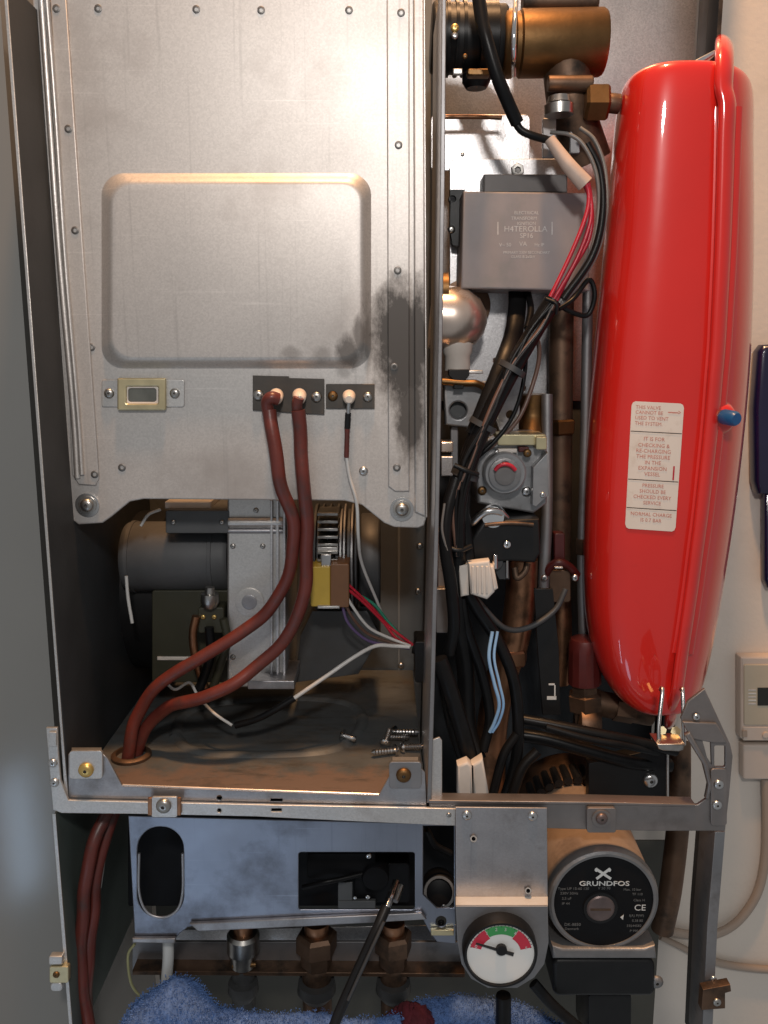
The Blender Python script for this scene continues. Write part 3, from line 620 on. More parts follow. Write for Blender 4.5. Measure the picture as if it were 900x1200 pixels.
# ================================================================== TRANSFORMER ON ITS MOUNTING PLATE
mp = plate('mounting_plate', rrect(527, 186, 663, 467, 7), .165, .0016, 'galv_back', None, holes=[rrect(578, 470 - 50, 582, 425, 1), circ(612, 455, 4)])
tag(mp, 'bright galvanised mounting plate behind the grey transformer', 'plate')
tr = T('transformer', 'grey rectangular ignition transformer with faint printed text', 'transformer', (615, 340, 0.15))
plate('body', [(543, 224), (690, 226), (691, 341), (540, 338)], .115, .048, 'transformer_grey', tr, bevel=0.0016)
box('core', 567, 204, 665, 226, .135, .028, 'transformer_dark', tr, 1, .001)
plate('fixing_tab', [(527, 222), (545, 222), (545, 290), (530, 288), (527, 270)], .150, .006, 'black_plastic', tr, holes=[circ(530.5, 233, 5)]); screw(529, 269, .150, 4.5, tr, 'zinc_bolt')
screw(606, 200, .150, 8, tr, 'zinc_bolt', 'hex', 'bolt')
Yt = .1149
for s, y, h, x in (('ELECTRICAL', 249.5, 3.6, 617), ('TRANSFORM', 256, 3.6, 614), ('IGNITION', 262, 3.4, 617), ('SP16', 276.5, 5.5, 617), ('V~ 50', 287, 4, 592), ('VA', 286, 5, 613), ('Hz IP', 287, 3.6, 632), ('PRIMARY 230V SECONDARY', 296, 3, 617), ('CLASS B 2x5kV', 301, 3, 613)):
    text('lettering', s, x, y, Yt, h, 'ink_grey', tr)
text('lettering', 'H4TEROLLA', 616, 268.5, Yt, 6.2, 'ink_grey', tr, wscale=1.05)
for x in (583.5, 647):
    box('printed_bar', x - .6, 260, x + .6, 275, Yt, .00008, 'ink_grey', tr, 0, 0)
tag(tube('cable', [(606, 338, .14), (606, 360, .13), (602, 390, .11), (592, 420, .09), (572, 470, .075), (556, 510, .07)], 11, 'black_rubber', None, 14, 8, (1.0, .5)), 'flat black cable coming out below the transformer', 'cable')
tag(tube('cable', [(618, 340, .14), (622, 362, .12), (618, 385, .10)], 4, 'black_rubber', None, 10), 'short thin black cable under the transformer beside the flat cable', 'cable')

# ================================================================== WIRING LOOM
lo = T('wiring_loom', 'wiring loom of red and grey wires entering a long black sleeve', 'wires', (540, 650, 0.05))
tube('cream_sleeve', [(644, 163, .08), (656, 180, .078), (668, 196, .076), (686, 216, .076)], 10, 'cream_sleeve', lo, 14, 8, None, (.65, 1.0))
for i, pts in enumerate(([(684, 208, .072), (690, 228, .072), (686, 255, .07), (668, 300, .07), (641, 356, .07)], [(688, 208, .075), (692, 232, .075), (691, 262, .073), (675, 305, .072), (646, 356, .072)], [(683, 212, .08), (693, 240, .08), (690, 280, .078), (668, 320, .075), (650, 356, .075)])):
    tube('red_wire', pts, 2.6, 'wire_red', lo)
for m, r, pts in (('wire_grey', 2.4, [(645, 155, .085), (668, 158, .08), (685, 172, .078), (699, 205, .077), (701, 250, .077), (690, 300, .076), (652, 360, .074)]),
                  ('wire_grey', 2.6, [(680, 150, .09), (697, 165, .085), (709, 200, .083), (710, 250, .08), (698, 300, .078), (668, 345, .076), (648, 362, .075)]),
                  ('black_rubber', 4.5, [(688, 168, .08), (703, 200, .079), (706, 250, .076), (694, 300, .074), (660, 350, .072)]),
                  ('black_rubber', 3, [(655, 362, .08), (672, 350, .085), (690, 328, .09), (697, 345, .09), (690, 368, .09), (676, 368, .088), (655, 358, .082)])):
    tube('wire', pts, r, m, lo)
tube('sleeve', [(648, 352, .072), (628, 385, .07), (602, 430, .066), (575, 482, .062), (550, 540, .058), (537, 590, .055), (536, 660, .055)], 10.5, 'black_rubber', lo, 16)
tube('sleeve', [(622, 395, .085), (598, 432, .080), (568, 490, .074), (548, 535, .07), (542, 590, .066), (548, 655, .06)], 9, 'black_rubber', lo, 14)
for q in range(5):
    o_ = [random.uniform(-7, 7) for _ in range(7)]
    tube('thin_wire', [(648 + o_[0] * .4, 354, .060), (628 + o_[1], 386, .058), (602 + o_[2], 430, .054), (575 + o_[3], 482, .050), (550 + o_[4], 540, .047), (538 + o_[5], 590, .045), (536 + o_[6], 652, .045)], 2.5, ('black_rubber', 'black_rubber', 'wire_brown', 'black_rubber', 'black_rubber')[q], lo, 10)
tube('tie_wire', [(640, 350, .06), (652, 356, .056), (652, 368, .06)], 2, 'black_plastic', lo)
tube('tie_wire', [(532, 545, .046), (548, 552, .045), (560, 556, .05)], 3, 'black_plastic', lo); tube('tie_wire', [(522, 640, .046), (538, 645, .044), (552, 640, .05)], 3, 'black_plastic', lo)
for tx, ty, ang in ((600, 432, 60), (566, 498, 62), (545, 556, 70)):
    c_ = W(tx, ty, .062); a_ = Vector((math.cos(R(ang)), 0, math.sin(R(ang)))) * .0022
    lathe('cable_tie', c_ - a_, c_ + a_, [(0, .0095), (0, .0112), (1, .0112), (1, .0095)], 'grey_plastic', lo, 24, 40, False)
tube('thin_wire', [(626, 385, .08), (632, 412, .085), (626, 445, .085), (608, 490, .08), (580, 520, .08), (565, 530, .08)], 2.6, 'wire_brown', lo)
tube('thin_wire', [(612, 400, .078), (616, 425, .082), (608, 470, .08), (590, 505, .078), (556, 540, .075)], 2.6, 'black_rubber', lo)
tube('cable', [(535, 560, .05), (524, 600, .045), (522, 640, .042), (529, 690, .042), (532, 735, .045), (526, 765, .05)], 7.5, 'black_rubber', lo, 12)
tube('thin_wire', [(521, 590, .04), (518, 620, .038), (524, 645, .038)], 1.5, 'wire_grey', lo)
tube('cable', [(546, 690, .06), (560, 715, .062), (580, 745, .062), (600, 790, .06), (607, 840, .06), (605, 890, .06), (592, 935, .06)], 7, 'black_rubber', lo, 12)
tube('cable', [(540, 700, .06), (548, 740, .065), (565, 790, .065), (574, 840, .06), (566, 880, .055)], 6, 'black_rubber', lo, 12)
tube('cable', [(536, 650, .055), (533, 700, .06), (545, 780, .07), (548, 850, .065), (560, 890, .055)], 10, 'black_rubber', lo, 12)
tube('cable', [(514, 772, .04), (526, 805, .04), (538, 845, .042), (552, 892, .045)], 10, 'black_rubber', lo, 14)
tube('cable', [(520, 800, .05), (530, 850, .05), (545, 896, .05)], 7, 'black_rubber', lo, 14)
tube('cable', [(606, 860, .058), (590, 885, .055), (578, 930, .05)], 5.5, 'black_rubber', lo, 12); tube('cable', [(630, 880, .058), (612, 900, .055), (600, 935, .05)], 6, 'black_rubber', lo, 12)
tube('cable', [(556, 700, .07), (590, 735, .075), (620, 735, .08), (650, 715, .085), (663, 690, .088)], 3.4, 'grey_plastic', lo, 12)

bw = T('blue_wires', 'pair of light blue wires curving beside the copper pipe', 'wires', (572, 856, 0.045))
tube('wire', [(577, 740, .05), (573, 770, .046), (579, 800, .044), (585, 825, .044), (580, 845, .046), (574, 858, .048)], 2.1, 'wire_blue', bw)
tube('wire', [(583, 740, .05), (579, 770, .047), (585, 800, .045), (590, 825, .045), (585, 845, .047), (577, 858, .048)], 1.7, 'wire_blue', bw)
def connector(lab, pts_list, Y, base):
    t = T('wire_connector', lab, 'connector', base, 'cream plastic wire connectors')
    for i, p in enumerate(pts_list):
        plate('shell', p, Y + i * .004, .012, 'cream_plastic', t, bevel=0.002)
    return t
c1 = connector('ribbed cream plastic connector beside the black gas valve coil', [[(549, 660), (574, 657), (580, 694), (571, 703), (552, 697)], [(537, 662), (549, 662), (550, 698), (540, 700)], [(570, 662), (579, 664), (584, 690), (578, 694), (568, 690)]], .045, (560, 700, .05))
for i in range(4): box('shell_rib', 553 + i * 5.5, 664, 555.5 + i * 5.5, 696, .0435, .003, 'cream_plastic', c1, 0, .0006)
c2 = connector('cream plastic connector hanging just above the front rail', [[(536, 898), (548, 893), (553, 898), (554, 934), (540, 936), (536, 932)], [(553, 897), (560, 893), (566, 889), (573, 930), (568, 935), (555, 934)]], .024, (555, 936, .03))
box('shell_gap', 551, 899, 555, 934, .0255, .008, 'black_plastic', c2, 1)

# ================================================================== GAS SIDE
ev = T('copper_elbow', 'shiny copper elbow with grey collar beside the divider', 'pipe', (545, 440, 0.13))
k1 = K(375, .12)
lathe('bulb', W(505, 372, .125), W(571, 378, .125), [(0, 0), (0, 36 * k1), (.35, 38 * k1), (.6, 36 * k1), (.82, 27 * k1), (.95, 14 * k1), (1, 0)], 'copper_bright', ev, 40, 70)
cyl('strap', (516, 340, .12), (525, 340, .12), 20, 'brass', ev)
lathe('neck', W(536, 400, .12), W(536, 434, .12), [(0, .013), (.4, .012), (.5, .0105), (1, .0105), (1, 0)], 'cream_plastic', ev, 24)
disc('black_ring', 545, 358, .158, 30, .006, 'copper_dark', ev)
bk = T('grey_bracket', 'grey cast bracket with round hole and black clip under the copper elbow', 'bracket', (545, 500, 0.12))
plate('plate', [(520, 450), (580, 446), (583, 470), (565, 498), (556, 502), (522, 498)], .11, .012, 'valve_grey', bk, holes=[circ(537, 481, 10)], bevel=.0015)
disc('hole_back', 537, 481, .118, 12, .004, 'sheet_dark', bk)
plate('clip', [(526, 433), (550, 433), (550, 440), (545, 446), (543, 456), (532, 456), (532, 446), (526, 440)], .098, .012, 'black_plastic', bk)
tube('pipe', [(518, 447, .10), (545, 449, .10), (560, 450, .10), (575, 460, .105), (580, 475, .12)], 4.2, 'brass', bk)
box('tail', 528, 500, 537, 550, .12, .006, 'galv_dull', bk, 2)
box('strip', 546, 434, 566, 438, .105, .01, 'galv', bk)
tag(box('brass_block', 517, 518, 531, 530, .10, .02, 'copper_bright', None, 1), 'small bright copper block beside the divider above the valve', 'block')
tag(box('steel_block', 517, 535, 531, 558, .10, .02, 'galv_back', None, 1), 'small pale metal block below the copper block at the divider', 'block')
tag(box('copper_strip', 513, 622, 524, 688, .10, .02, 'copper_bright', None, 2), 'bright copper strip glimpsed behind the cables at the divider', 'strip')
tag(box('grey_terminal', 511, 690, 525, 742, .095, .02, 'galv_dull', None, 2), 'grey metal terminal low behind the cables at the divider', 'terminal')
lb = plate('link_plate', [(590, 428), (612, 418), (608, 505), (585, 505), (580, 490)], .125, .003, 'galv_grey', None, holes=[circ(598, 486, 5)])
tag(lb, 'slim grey link plate behind the black sleeves', 'plate'); screw(600, 441, .125, 5, lb)

gv = T('gas_valve', 'grey cast gas valve with round cap and red sealing mark', 'valve', (600, 660, 0.11))
plate('body', [(566, 520), (585, 512), (632, 508), (642, 530), (641, 590), (625, 602), (560, 590), (557, 545)], .085, .05, 'valve_grey', gv, bevel=.002)
disc('cap', 592, 555, .070, 25, .02, 'valve_grey', gv, 40); disc('cap_ring', 592, 556, .066, 19, .006, 'cast_grey', gv, 40); disc('cap_centre', 592, 557, .0635, 12, .006, 'transformer_dark', gv, 32)
disc('cap_seal', 592, 546, .0642, 6, .003, 'red_plastic', gv, 16)
tube('cap_seal', [(580, 551, .0625), (585, 546, .0615), (592, 544, .061), (599, 546, .0615), (604, 551, .0625)], 2.4, 'wire_red', gv, 8)
box('top_block', 583, 509, 640, 522, .078, .03, 'brass_pale', gv, 2); box('top_plug', 628, 512, 641, 527, .072, .02, 'brass_pale', gv, 2)
box('red_mark', 608, 524, 620, 530, .077, .01, 'red_plastic', gv, 1); box('slot_bar', 584, 526, 606, 531, .078, .01, 'cream_plastic', gv, 1); box('slot_bar', 584, 534, 604, 538, .078, .01, 'galv', gv, 1)
for i in range(4): screw(581 + i * 1.0, 522 + i * 8, .080, 2.6, gv, 'steel')
screw(565, 575, .085, 5.5, gv, 'brass'); screw(617, 576, .085, 6, gv); screw(571, 551, .085, 4, gv); screw(618, 531, .076, 5, gv, 'brass')
plate('side_plate', [(625, 548), (642, 530), (643, 580), (628, 594), (624, 592)], .074, .012, 'valve_grey', gv); screw(636, 580, .074, 3.4, gv)
lathe('outlet', W(578, 606, .065), W(578, 606, .085), [(0, 0), (0, .0085), (.2, .010), (1, .011), (1, 0)], 'chrome', gv, 28)
tube('outlet_pipe', [(544, 612, .075), (553, 613, .07), (562, 605, .067), (572, 599, .065), (585, 600, .066), (593, 607, .07)], 4.5, 'steel', gv)
plate('coil', [(566, 612), (592, 609), (632, 608), (634, 648), (627, 660), (600, 658), (570, 660), (548, 655), (552, 632)], .065, .05, 'black_plastic', gv, bevel=.0025)
tube('coil_rim', [(568, 615, .063), (598, 613, .063), (625, 615, .063)], 2.4, 'copper_dark', gv)
screw(594, 638, .064, 5, gv, 'chrome'); box('rod', 593, 640, 596, 678, .066, .003, 'zinc_bolt', gv)
cyl('pin', (580, 650, .060), (580, 666, .060), 3, 'chrome', gv); disc('pin_boss', 580, 659, .066, 10, .02, 'grey_plastic', gv)
plate('lower_bracket', [(575, 660), (596, 658), (597, 679), (585, 679)], .07, .01, 'grey_plastic', gv)
tube('outlet_elbow', [(603, 665, .08), (606, 677, .078), (615, 670, .078), (618, 660, .08)], 4, 'copper_dark', gv)

def pipe(lab, pts, r, m, name='pipe', n=18): return tag(tube(name, pts, r, m, None, n), lab, 'pipe')
pipe('broad dark brown vertical pipe left of the red vessel', [(658, 345, .145), (657, 450, .145), (656, 560, .145), (655, 655, .145)], 14, 'copper_dark')
pipe('slender grey steel pipe running close to the red vessel', [(689, 330, .14), (687, 450, .14), (685, 560, .14), (682, 660, .14), (684, 760, .14)], 6, 'galv_dull')
pipe('olive brass pipe between the transformer plate and gas valve', [(624, 462, .14), (624, 490, .14), (622, 515, .13)], 16, 'brass')
pipe('narrow grey pipe just left of the broad brown pipe', [(641, 462, .13), (641, 600, .12), (637, 690, .12), (638, 760, .12)], 6.5, 'galv_dull')
pipe('wide copper pipe bending down behind the blue wires', [(612, 655, .12), (610, 700, .12), (602, 750, .12), (586, 800, .115), (576, 860, .11), (574, 940, .10)], 18, 'copper')
pipe('dim copper pipe continuing below the red clamp', [(657, 700, .15), (658, 760, .15), (655, 800, .15)], 12, 'copper')
pipe('dark brown pipe behind the red vessel foot, by the right frame', [(796, 868, .12), (796, 910, .11), (795, 960, .11), (786, 1040, .10), (776, 1090, .10)], 13, 'copper_dark')
def joint(lab, px, py, Y, rpx, m, n=6):
    k = K(py, Y); a, b = W(px, py - 9, Y), W(px, py + 9, Y)
    tag(lathe('pipe_nut', a, b, [(0, 0), (0, rpx * .9 * k), (.12, rpx * k), (.88, rpx * k), (1, rpx * .9 * k), (1, 0)], m, None, n, 20), lab, 'nut', 'nuts on the pipes')
joint('hexagonal brass nut on the broad brown pipe below the plate', 656, 500, .145, 19, 'brass')
joint('small dark nut on the slender grey pipe at clamp height', 683, 640, .14, 9, 'copper_dark')
joint('copper nut on the wide bending pipe beside the blue wires', 597, 768, .118, 22, 'copper')
st = plate('strap', [(626, 690), (648, 690), (655, 760), (657, 838), (636, 838), (630, 760)], .085, .003, 'black_plastic', None)
tag(st, 'flat black strap with a white printed mark', 'strap')
box('printed_mark', 643, 801, 650, 803, .0846, .0002, 'ink_white', st, 0, 0); box('printed_mark', 649.5, 803, 651, 817, .0846, .0002, 'ink_white', st, 0, 0); box('printed_mark', 641, 816, 652, 820, .0846, .0002, 'ink_white', st, 0, 0)
cl = T('pipe_clamp', 'dull red pipe clamp with two small bolts', 'clamp', (656, 690, 0.12))
tube('band', [(638, 675, .12), (645, 664, .115), (656, 659, .112), (667, 664, .115), (676, 674, .12)], 5, 'red_plastic', cl)
box('stem', 650, 625, 662, 662, .118, .012, 'red_plastic', cl, 2); box('core', 644, 668, 669, 706, .118, .02, 'copper_dark', cl, 4)
screw(638, 677, .112, 4, cl); screw(674, 677, .112, 4.5, cl); box('seal', 650, 664, 660, 667, .108, .004, 'galv', cl, 1)

sv = T('safety_valve', 'dark red capped safety valve on tarnished brass body', 'valve', (690, 840, 0.12))
k2 = K(780, .12)
lathe('cap', W(685, 748, .12), W(685, 800, .12), [(0, 0), (0, 16 * k2), (.10, 18 * k2), (.3, 18.5 * k2), (1, 19.5 * k2), (1, 0)], 'red_plastic', sv, 14, 25)
lathe('body', W(685, 800, .12), W(688, 850, .12), [(0, 16 * k2), (.2, 16 * k2), (.25, 21 * k2), (.6, 21 * k2), (.65, 15 * k2), (1, 15 * k2), (1, 0)], 'copper_dark', sv, 6, 20)
cyl('outlet', (690, 822, .12), (764, 836, .12), 15, 'copper_dark', sv); lathe('outlet_nut', W(720, 828, .118), W(742, 832, .118), [(0, 0), (0, .0125), (1, .0125), (1, 0)], 'copper_dark', sv, 6, 20)
cyl('flange', (676, 848, .115), (700, 850, .115), 22, 'copper_dark', sv)
for lab, pts, r in (('upper black rubber hose slanting right above the pump', [(606, 842, .07), (640, 848, .065), (690, 858, .06), (740, 868, .06), (792, 880, .07)], 6.5), ('lower black rubber hose slanting right above the pump', [(600, 860, .08), (640, 866, .075), (690, 880, .07), (740, 893, .07), (785, 897, .08)], 8),
                    ('middle black rubber hose crossing behind the vessel clip', [(640, 852, .06), (690, 866, .055), (735, 874, .055), (770, 882, .065)], 4.5)):
    tag(tube('hose', pts, r, 'black_rubber', None, 14), lab, 'hose', 'black rubber hoses above the pump')
mb = plate('motor_bracket', [(690, 895), (760, 880), (785, 880), (784, 945), (690, 945)], .07, .012, 'black_plastic', None); tag(mb, 'black bracket with large screw behind the front rail', 'bracket')
screw(762, 914, .07, 9, mb); box('bright_edge', 781.5, 878, 784, 944, .068, .02, 'galv', mb)
fb = T('clip_fixings', 'two small brass nuts beside the vessel clip', 'nuts', (785, 860, 0.02))
lathe('nut', W(776, 856, .03), W(776, 856, .04), [(0, 0), (0, .0035), (1, .0035), (1, 0)], 'brass_pale', fb, 6, 20); lathe('nut', W(792, 857, .03), W(792, 857, .04), [(0, 0), (0, .004), (1, .004), (1, 0)], 'brass_pale', fb, 6, 20)

# ================================================================== RED EXPANSION VESSEL
ve = T('expansion_vessel', 'tall glossy red expansion vessel with white text label and blue valve cap', 'vessel', (790, 850, 0.15))
YC, HB = 0.165, 0.095
LOB = [(90, 775, 850), (90.5, 745, 872), (93, 734, 880), (100, 727, 884), (112, 723, 885.5), (132, 720, 886), (160, 717, 885), (220, 712, 886), (300, 705, 886), (380, 697, 884), (460, 690, 879), (540, 684, 871), (620, 681, 861), (690, 681, 850), (735, 684, 842), (770, 692, 835), (797, 706, 828), (812, 722, 822), (819, 738, 815), (822, 762, 803)]
SEAM = [(60, 848), (100, 848), (200, 846), (300, 843), (400, 838), (500, 830), (600, 819), (700, 806), (800, 791), (845, 785)]
def lerp(tab, y):
    for (a, b), (c, d) in zip(tab, tab[1:]):
        if a <= y <= c: return b + (d - b) * (y - a) / (c - a)
    return tab[0][1] if y < tab[0][0] else tab[-1][1]
def vessel():
    bm = bmesh.new(); rings = []; n = 72
    for i, (y, l, r) in enumerate(LOB):
        end = min(i, len(LOB) - 1 - i); dep = HB * (0.6, 0.9, 0.95, 0.98, 0.99, 1)[min(end, 5)]
        xa, xb = W(l, y, YC - .03).x, W(r, y, YC - .03).x; zz = W(l, y, .12).z; c = Vector(((xa + xb) / 2, YC, zz)); a = (xb - xa) / 2; ring = []
        for k in range(n):
            th = 2 * math.pi * k / n; cs, sn = math.cos(th), math.sin(th); e = 2 / 2.7
            dy = dep * math.copysign(abs(sn) ** e, sn); ring.append(bm.verts.new(c + Vector((a * math.copysign(abs(cs) ** e, cs) + (dy + .03) * .30, dy, 0))))
        rings.append(ring)
    for a, b in zip(rings, rings[1:]):
        for k in range(n): j = (k + 1) % n; bm.faces.new((a[k], a[j], b[j], b[k]))
    bm.faces.new(rings[0]); bm.faces.new(rings[-1])
    bmesh.ops.recalc_face_normals(bm, faces=bm.faces)
    me = bpy.data.meshes.new('shell'); bm.to_mesh(me); bm.free()
    o = link('shell', me, 'red_paint', ve, 80)
    s = o.modifiers.new('round', 'SUBSURF'); s.levels = 2; s.render_levels = 2
    return o
vessel()
# the rolled seam runs round the front, over the top and under the foot
SHELL = next(o for o in ve.children if o.name.startswith('shell'))
bpy.context.view_layer.update()
EV = SHELL.evaluated_get(bpy.context.evaluated_depsgraph_get())
def shell_hit(px, py, off):
    mw = EV.matrix_world; inv = mw.inverted(); o = cam.location; d = (W(px, py, 0.1) - o).normalized()
    ok, loc, nor, idx = EV.ray_cast(inv @ o, inv.to_3x3() @ d)
    if not ok: return W(px, py, 0.085)
    return mw @ loc + (mw.to_3x3() @ nor).normalized() * off
yt = shell_hit(848, 118, 0).y
seam = [W(847, 60, yt + .13), W(848, 55, yt + .08), W(849, 54, yt + .045), W(849, 57, yt + .022), W(849, 67, yt + .008), W(848.5, 84, yt + .0005), W(848.2, 104, yt - .002), shell_hit(848, 126, .0035)]
for y in range(165, 790, 40): seam.append(shell_hit(lerp(SEAM, y), y, .0035))
yb = shell_hit(lerp(SEAM, 790), 790, 0).y
seam += [shell_hit(lerp(SEAM, 806), 806, .004), W(788, 826, yb + .006), W(786, 840, yb + .018), W(785, 847, yb + .04), W(785, 848, yb + .08)]
tube('seam_band', seam, 11, 'red_paint', ve, 20, 6, (1.0, 0.6), (1.3, 0.85))
tube('seam_flange', [p + Vector((0, .0045, 0)) for p in seam[7:-5]], 18, 'red_paint', ve, 20, 6, (1.0, 0.34), (1.1, 0.9))
plate('lifting_lug', [(768, 90), (800, 78), (838, 58), (840, 63), (806, 83), (776, 93)], .082, .03, 'steel', ve, bevel=.0008)
vb = shell_hit(841, 490, 0)
lathe('valve_boss', vb + Vector((.004, -.007, 0)), vb + Vector((0, .015, 0)), [(0, 0), (0, .0075), (.12, .0105), (.35, .013), (1, .020)], 'red_paint', ve, 40, 70)
lathe('valve_stem', vb + Vector((-.002, -.004, .002)), vb + Vector((.001, -.014, .0015)), [(0, .0055), (.8, .005), (1, .0045), (1, 0)], 'zinc_bolt', ve, 20)
lathe('valve_cap', vb + Vector((0, -.011, .002)), vb + Vector((.0055, -.024, .001)), [(0, 0), (0, .0056), (.1, .006), (.85, .0058), (1, .0045), (1, 0)], 'blue_cap', ve, 24)
# label: follows the vessel front, slightly turned
YL = 0.0
def label():
    hit = shell_hit          # paper wrapped on the shell
    TL, TR, BL, BR = (740.5, 470), (801.5, 473), (732.5, 619), (791, 623)
    def uv(u, v):
        return (TL[0] * (1 - u) * (1 - v) + TR[0] * u * (1 - v) + BL[0] * (1 - u) * v + BR[0] * u * v, TL[1] * (1 - u) * (1 - v) + TR[1] * u * (1 - v) + BL[1] * (1 - u) * v + BR[1] * u * v)
    NU, NV = 14, 30; bm = bmesh.new(); g = []
    for j in range(NV + 1):
        row = []
        for i in range(NU + 1):
            u, v = i / NU, j / NV
            # rounded corners: pull the corner points in
            cu_, cv_ = (u - .5) * 61, (v - .5) * 149; rr = 5.0
            qx, qy = abs(cu_) - (30.5 - rr), abs(cv_) - (74.5 - rr)
            if qx > 0 and qy > 0:
                ln = math.hypot(qx, qy)
                if ln > rr: cu_ = math.copysign(30.5 - rr + qx / ln * rr, cu_); cv_ = math.copysign(74.5 - rr + qy / ln * rr, cv_)
            row.append(bm.verts.new(hit(*uv(cu_ / 61 + .5, cv_ / 149 + .5), .0006)))
        g.append(row)
    for j in range(NV):
        for i in range(NU): bm.faces.new((g[j][i], g[j][i + 1], g[j + 1][i + 1], g[j + 1][i]))
    bmesh.ops.recalc_face_normals(bm, faces=bm.faces)
    me = bpy.data.meshes.new('label'); bm.to_mesh(me); bm.free(); lab = link('label', me, 'label_paper', ve, 60)
    def ink(s, u, v, h, m='ink_red', w=1.0, align='CENTER'):
        cu = bpy.data.curves.new('lettering', 'FONT'); cu.body = s; cu.align_x = align; cu.align_y = 'CENTER'; cu.size = h / 0.69; cu.resolution_u = 2
        tmp = bpy.data.objects.new('lettering', cu); me = bpy.data.meshes.new_from_object(tmp); bpy.data.objects.remove(tmp); bpy.data.curves.remove(cu); me.materials.clear()
        for vv in me.vertices:
            vv.co = hit(*uv(u + vv.co.x * w / 61, v - vv.co.y / 149), .0009)
        return link('lettering', me, m, lab, 0)
    for s, v in (('THIS VALVE', .045), ('CANNOT BE', .085), ('USED TO VENT', .128), ('THE SYSTEM.', .172)): ink(s, .08, v, 4.1, align='LEFT', w=.95)
    for s, v in (('IT IS FOR', .29), ('CHECKING &', .34), ('RE-CHARGING', .385), ('THE PRESSURE', .43), ('IN THE', .475), ('EXPANSION', .52), ('VESSEL', .565)): ink(s, .47, v, 4.3)
    for s, v in (('PRESSURE', .655), ('SHOULD BE', .70), ('CHECKED EVERY', .745), ('SERVICE', .79)): ink(s, .5, v, 4.1)
    for s, v in (('NORMAL CHARGE', .88), ('IS 0.7 BAR', .925)): ink(s, .5, v, 4.1)
    def strip(u0, v0, u1, v1, m):
        bm = bmesh.new(); n = 10; a = [bm.verts.new(hit(*uv(u0 + (u1 - u0) * i / n, v0), .0009)) for i in range(n + 1)]; b = [bm.verts.new(hit(*uv(u0 + (u1 - u0) * i / n, v1), .0009)) for i in range(n + 1)]
        for i in range(n): bm.faces.new((a[i], a[i + 1], b[i + 1], b[i]))
        bmesh.ops.recalc_face_normals(bm, faces=bm.faces); me = bpy.data.meshes.new('printed_line'); bm.to_mesh(me); bm.free(); link('printed_line', me, m, lab, 0)
    for v in (.235, .612, .835): strip(.01, v - .003, .99, v + .003, 'ink_black')
    strip(.70, .070, .90, .078, 'ink_red'); ink('>', .92, .074, 6, w=.7)
    strip(.87, .49, .90, .60, 'wire_red')
label()
vc = T('vessel_clip', 'steel wire clip holding the foot of the red vessel', 'clip', (786, 880, 0.03))
for x0, x1 in ((775, 772), (799, 801)): tube('prong', [(x0 - 1, 808, .045), (x0, 806, .04), (x0 + 1, 812, .035), (x1, 850, .025), (x1 + .5, 873, .02)], 2.4, 'steel', vc, 10)
plate('cradle', [(770, 872), (803, 872), (801, 879), (796, 881), (777, 880), (772, 878)], .012, .02, 'zinc_bolt', vc, bevel=.001)

# ================================================================== PUMP
pu = T('circulation_pump', 'round circulation pump with black printed face and grey rim', 'pump', (708, 1165, 0.06))
pc = W(708, 1058, .0); kp = K(1053, 0)
def pd(name, y0, y1, r0, r1, m, n=56): 
    c = Vector(pc); return lathe(name, c + Vector((0, y0, 0)), c + Vector((0, y1, 0)), [(0, 0), (0, r0 * .97), (.08, r0), (.92, r1), (1, r1 * .97), (1, 0)], m, pu, n)
pd('motor_body', .009, .105, 64 * kp, 68 * kp, 'orange_paint')
pd('volute', .105, .15, 76 * kp, 80 * kp, 'copper_dark')
lathe('rim', pc + Vector((0, .001, 0)), pc + Vector((0, .010, 0)), [(.3, 58 * kp), (0.02, 58.5 * kp), (0.0, 61.5 * kp), (.12, 64.5 * kp), (.5, 66 * kp), (1, 66 * kp), (1, 60 * kp)], 'cast_grey', pu, 64, 30, False)
pd('face', .0020, .008, 60.0 * kp, 60.5 * kp, 'black_face', 64)
for i in range(9):
    a = R(60 + i * 10); c = pc + Vector((math.cos(a), 0, math.sin(a))) * 75 * kp
    lathe('rib', c + Vector((0, .10, 0)), c + Vector((0, .125, 0)), [(0, 0), (0, .004), (1, .004), (1, 0)], 'black_plastic', pu, 8)
vs_ = pc + Vector((-3.5 * kp, 0, -8 * kp))
lathe('vent_screw', vs_ + Vector((0, -.0005, 0)), vs_ + Vector((0, .004, 0)), [(0, 0), (0, 15.0 * kp), (.2, 16.5 * kp), (1, 16.5 * kp), (1, 0)], 'vent_brown', pu, 36)
lathe('vent_ring', vs_ + Vector((0, .0006, 0)), vs_ + Vector((0, .004, 0)), [(0, 0), (0, 20 * kp), (1, 22 * kp), (1, 0)], 'black_plastic', pu, 36)
box('vent_slot', 692, 1065, 716, 1067.5, -.0007, .001, 'copper_dark', pu, 0, 0)
YF = .0018
text('lettering', 'GRUNDFOS', 708, 1035.5, YF, 5.8, 'ink_white', pu, wscale=1.32); text('lettering', 'GRUNDFOS', 708.4, 1035.8, YF - .0001, 5.8, 'ink_white', pu, wscale=1.32)
for a, b in (((698, 1018), (716, 1030)), ((715, 1018), (699, 1030))):
    p, q = Vector(a), Vector(b); d = (q - p).normalized(); s = Vector((-d.y, d.x)) * 1.5
    plate('emblem', [tuple(p + s), tuple(q + s), tuple(q - s), tuple(p - s)], YF - (.0001 if a[0] < 700 else .0002), .0002, 'ink_white', pu, bevel=0)
for x in (699, 714): plate('emblem', circ(x, 1019.5, 2.2, 12), YF - .0003, .0002, 'ink_white', pu, bevel=0)
text('lettering', 'CE', 750, 1064, YF, 7.5, 'ink_white', pu, wscale=1.05)
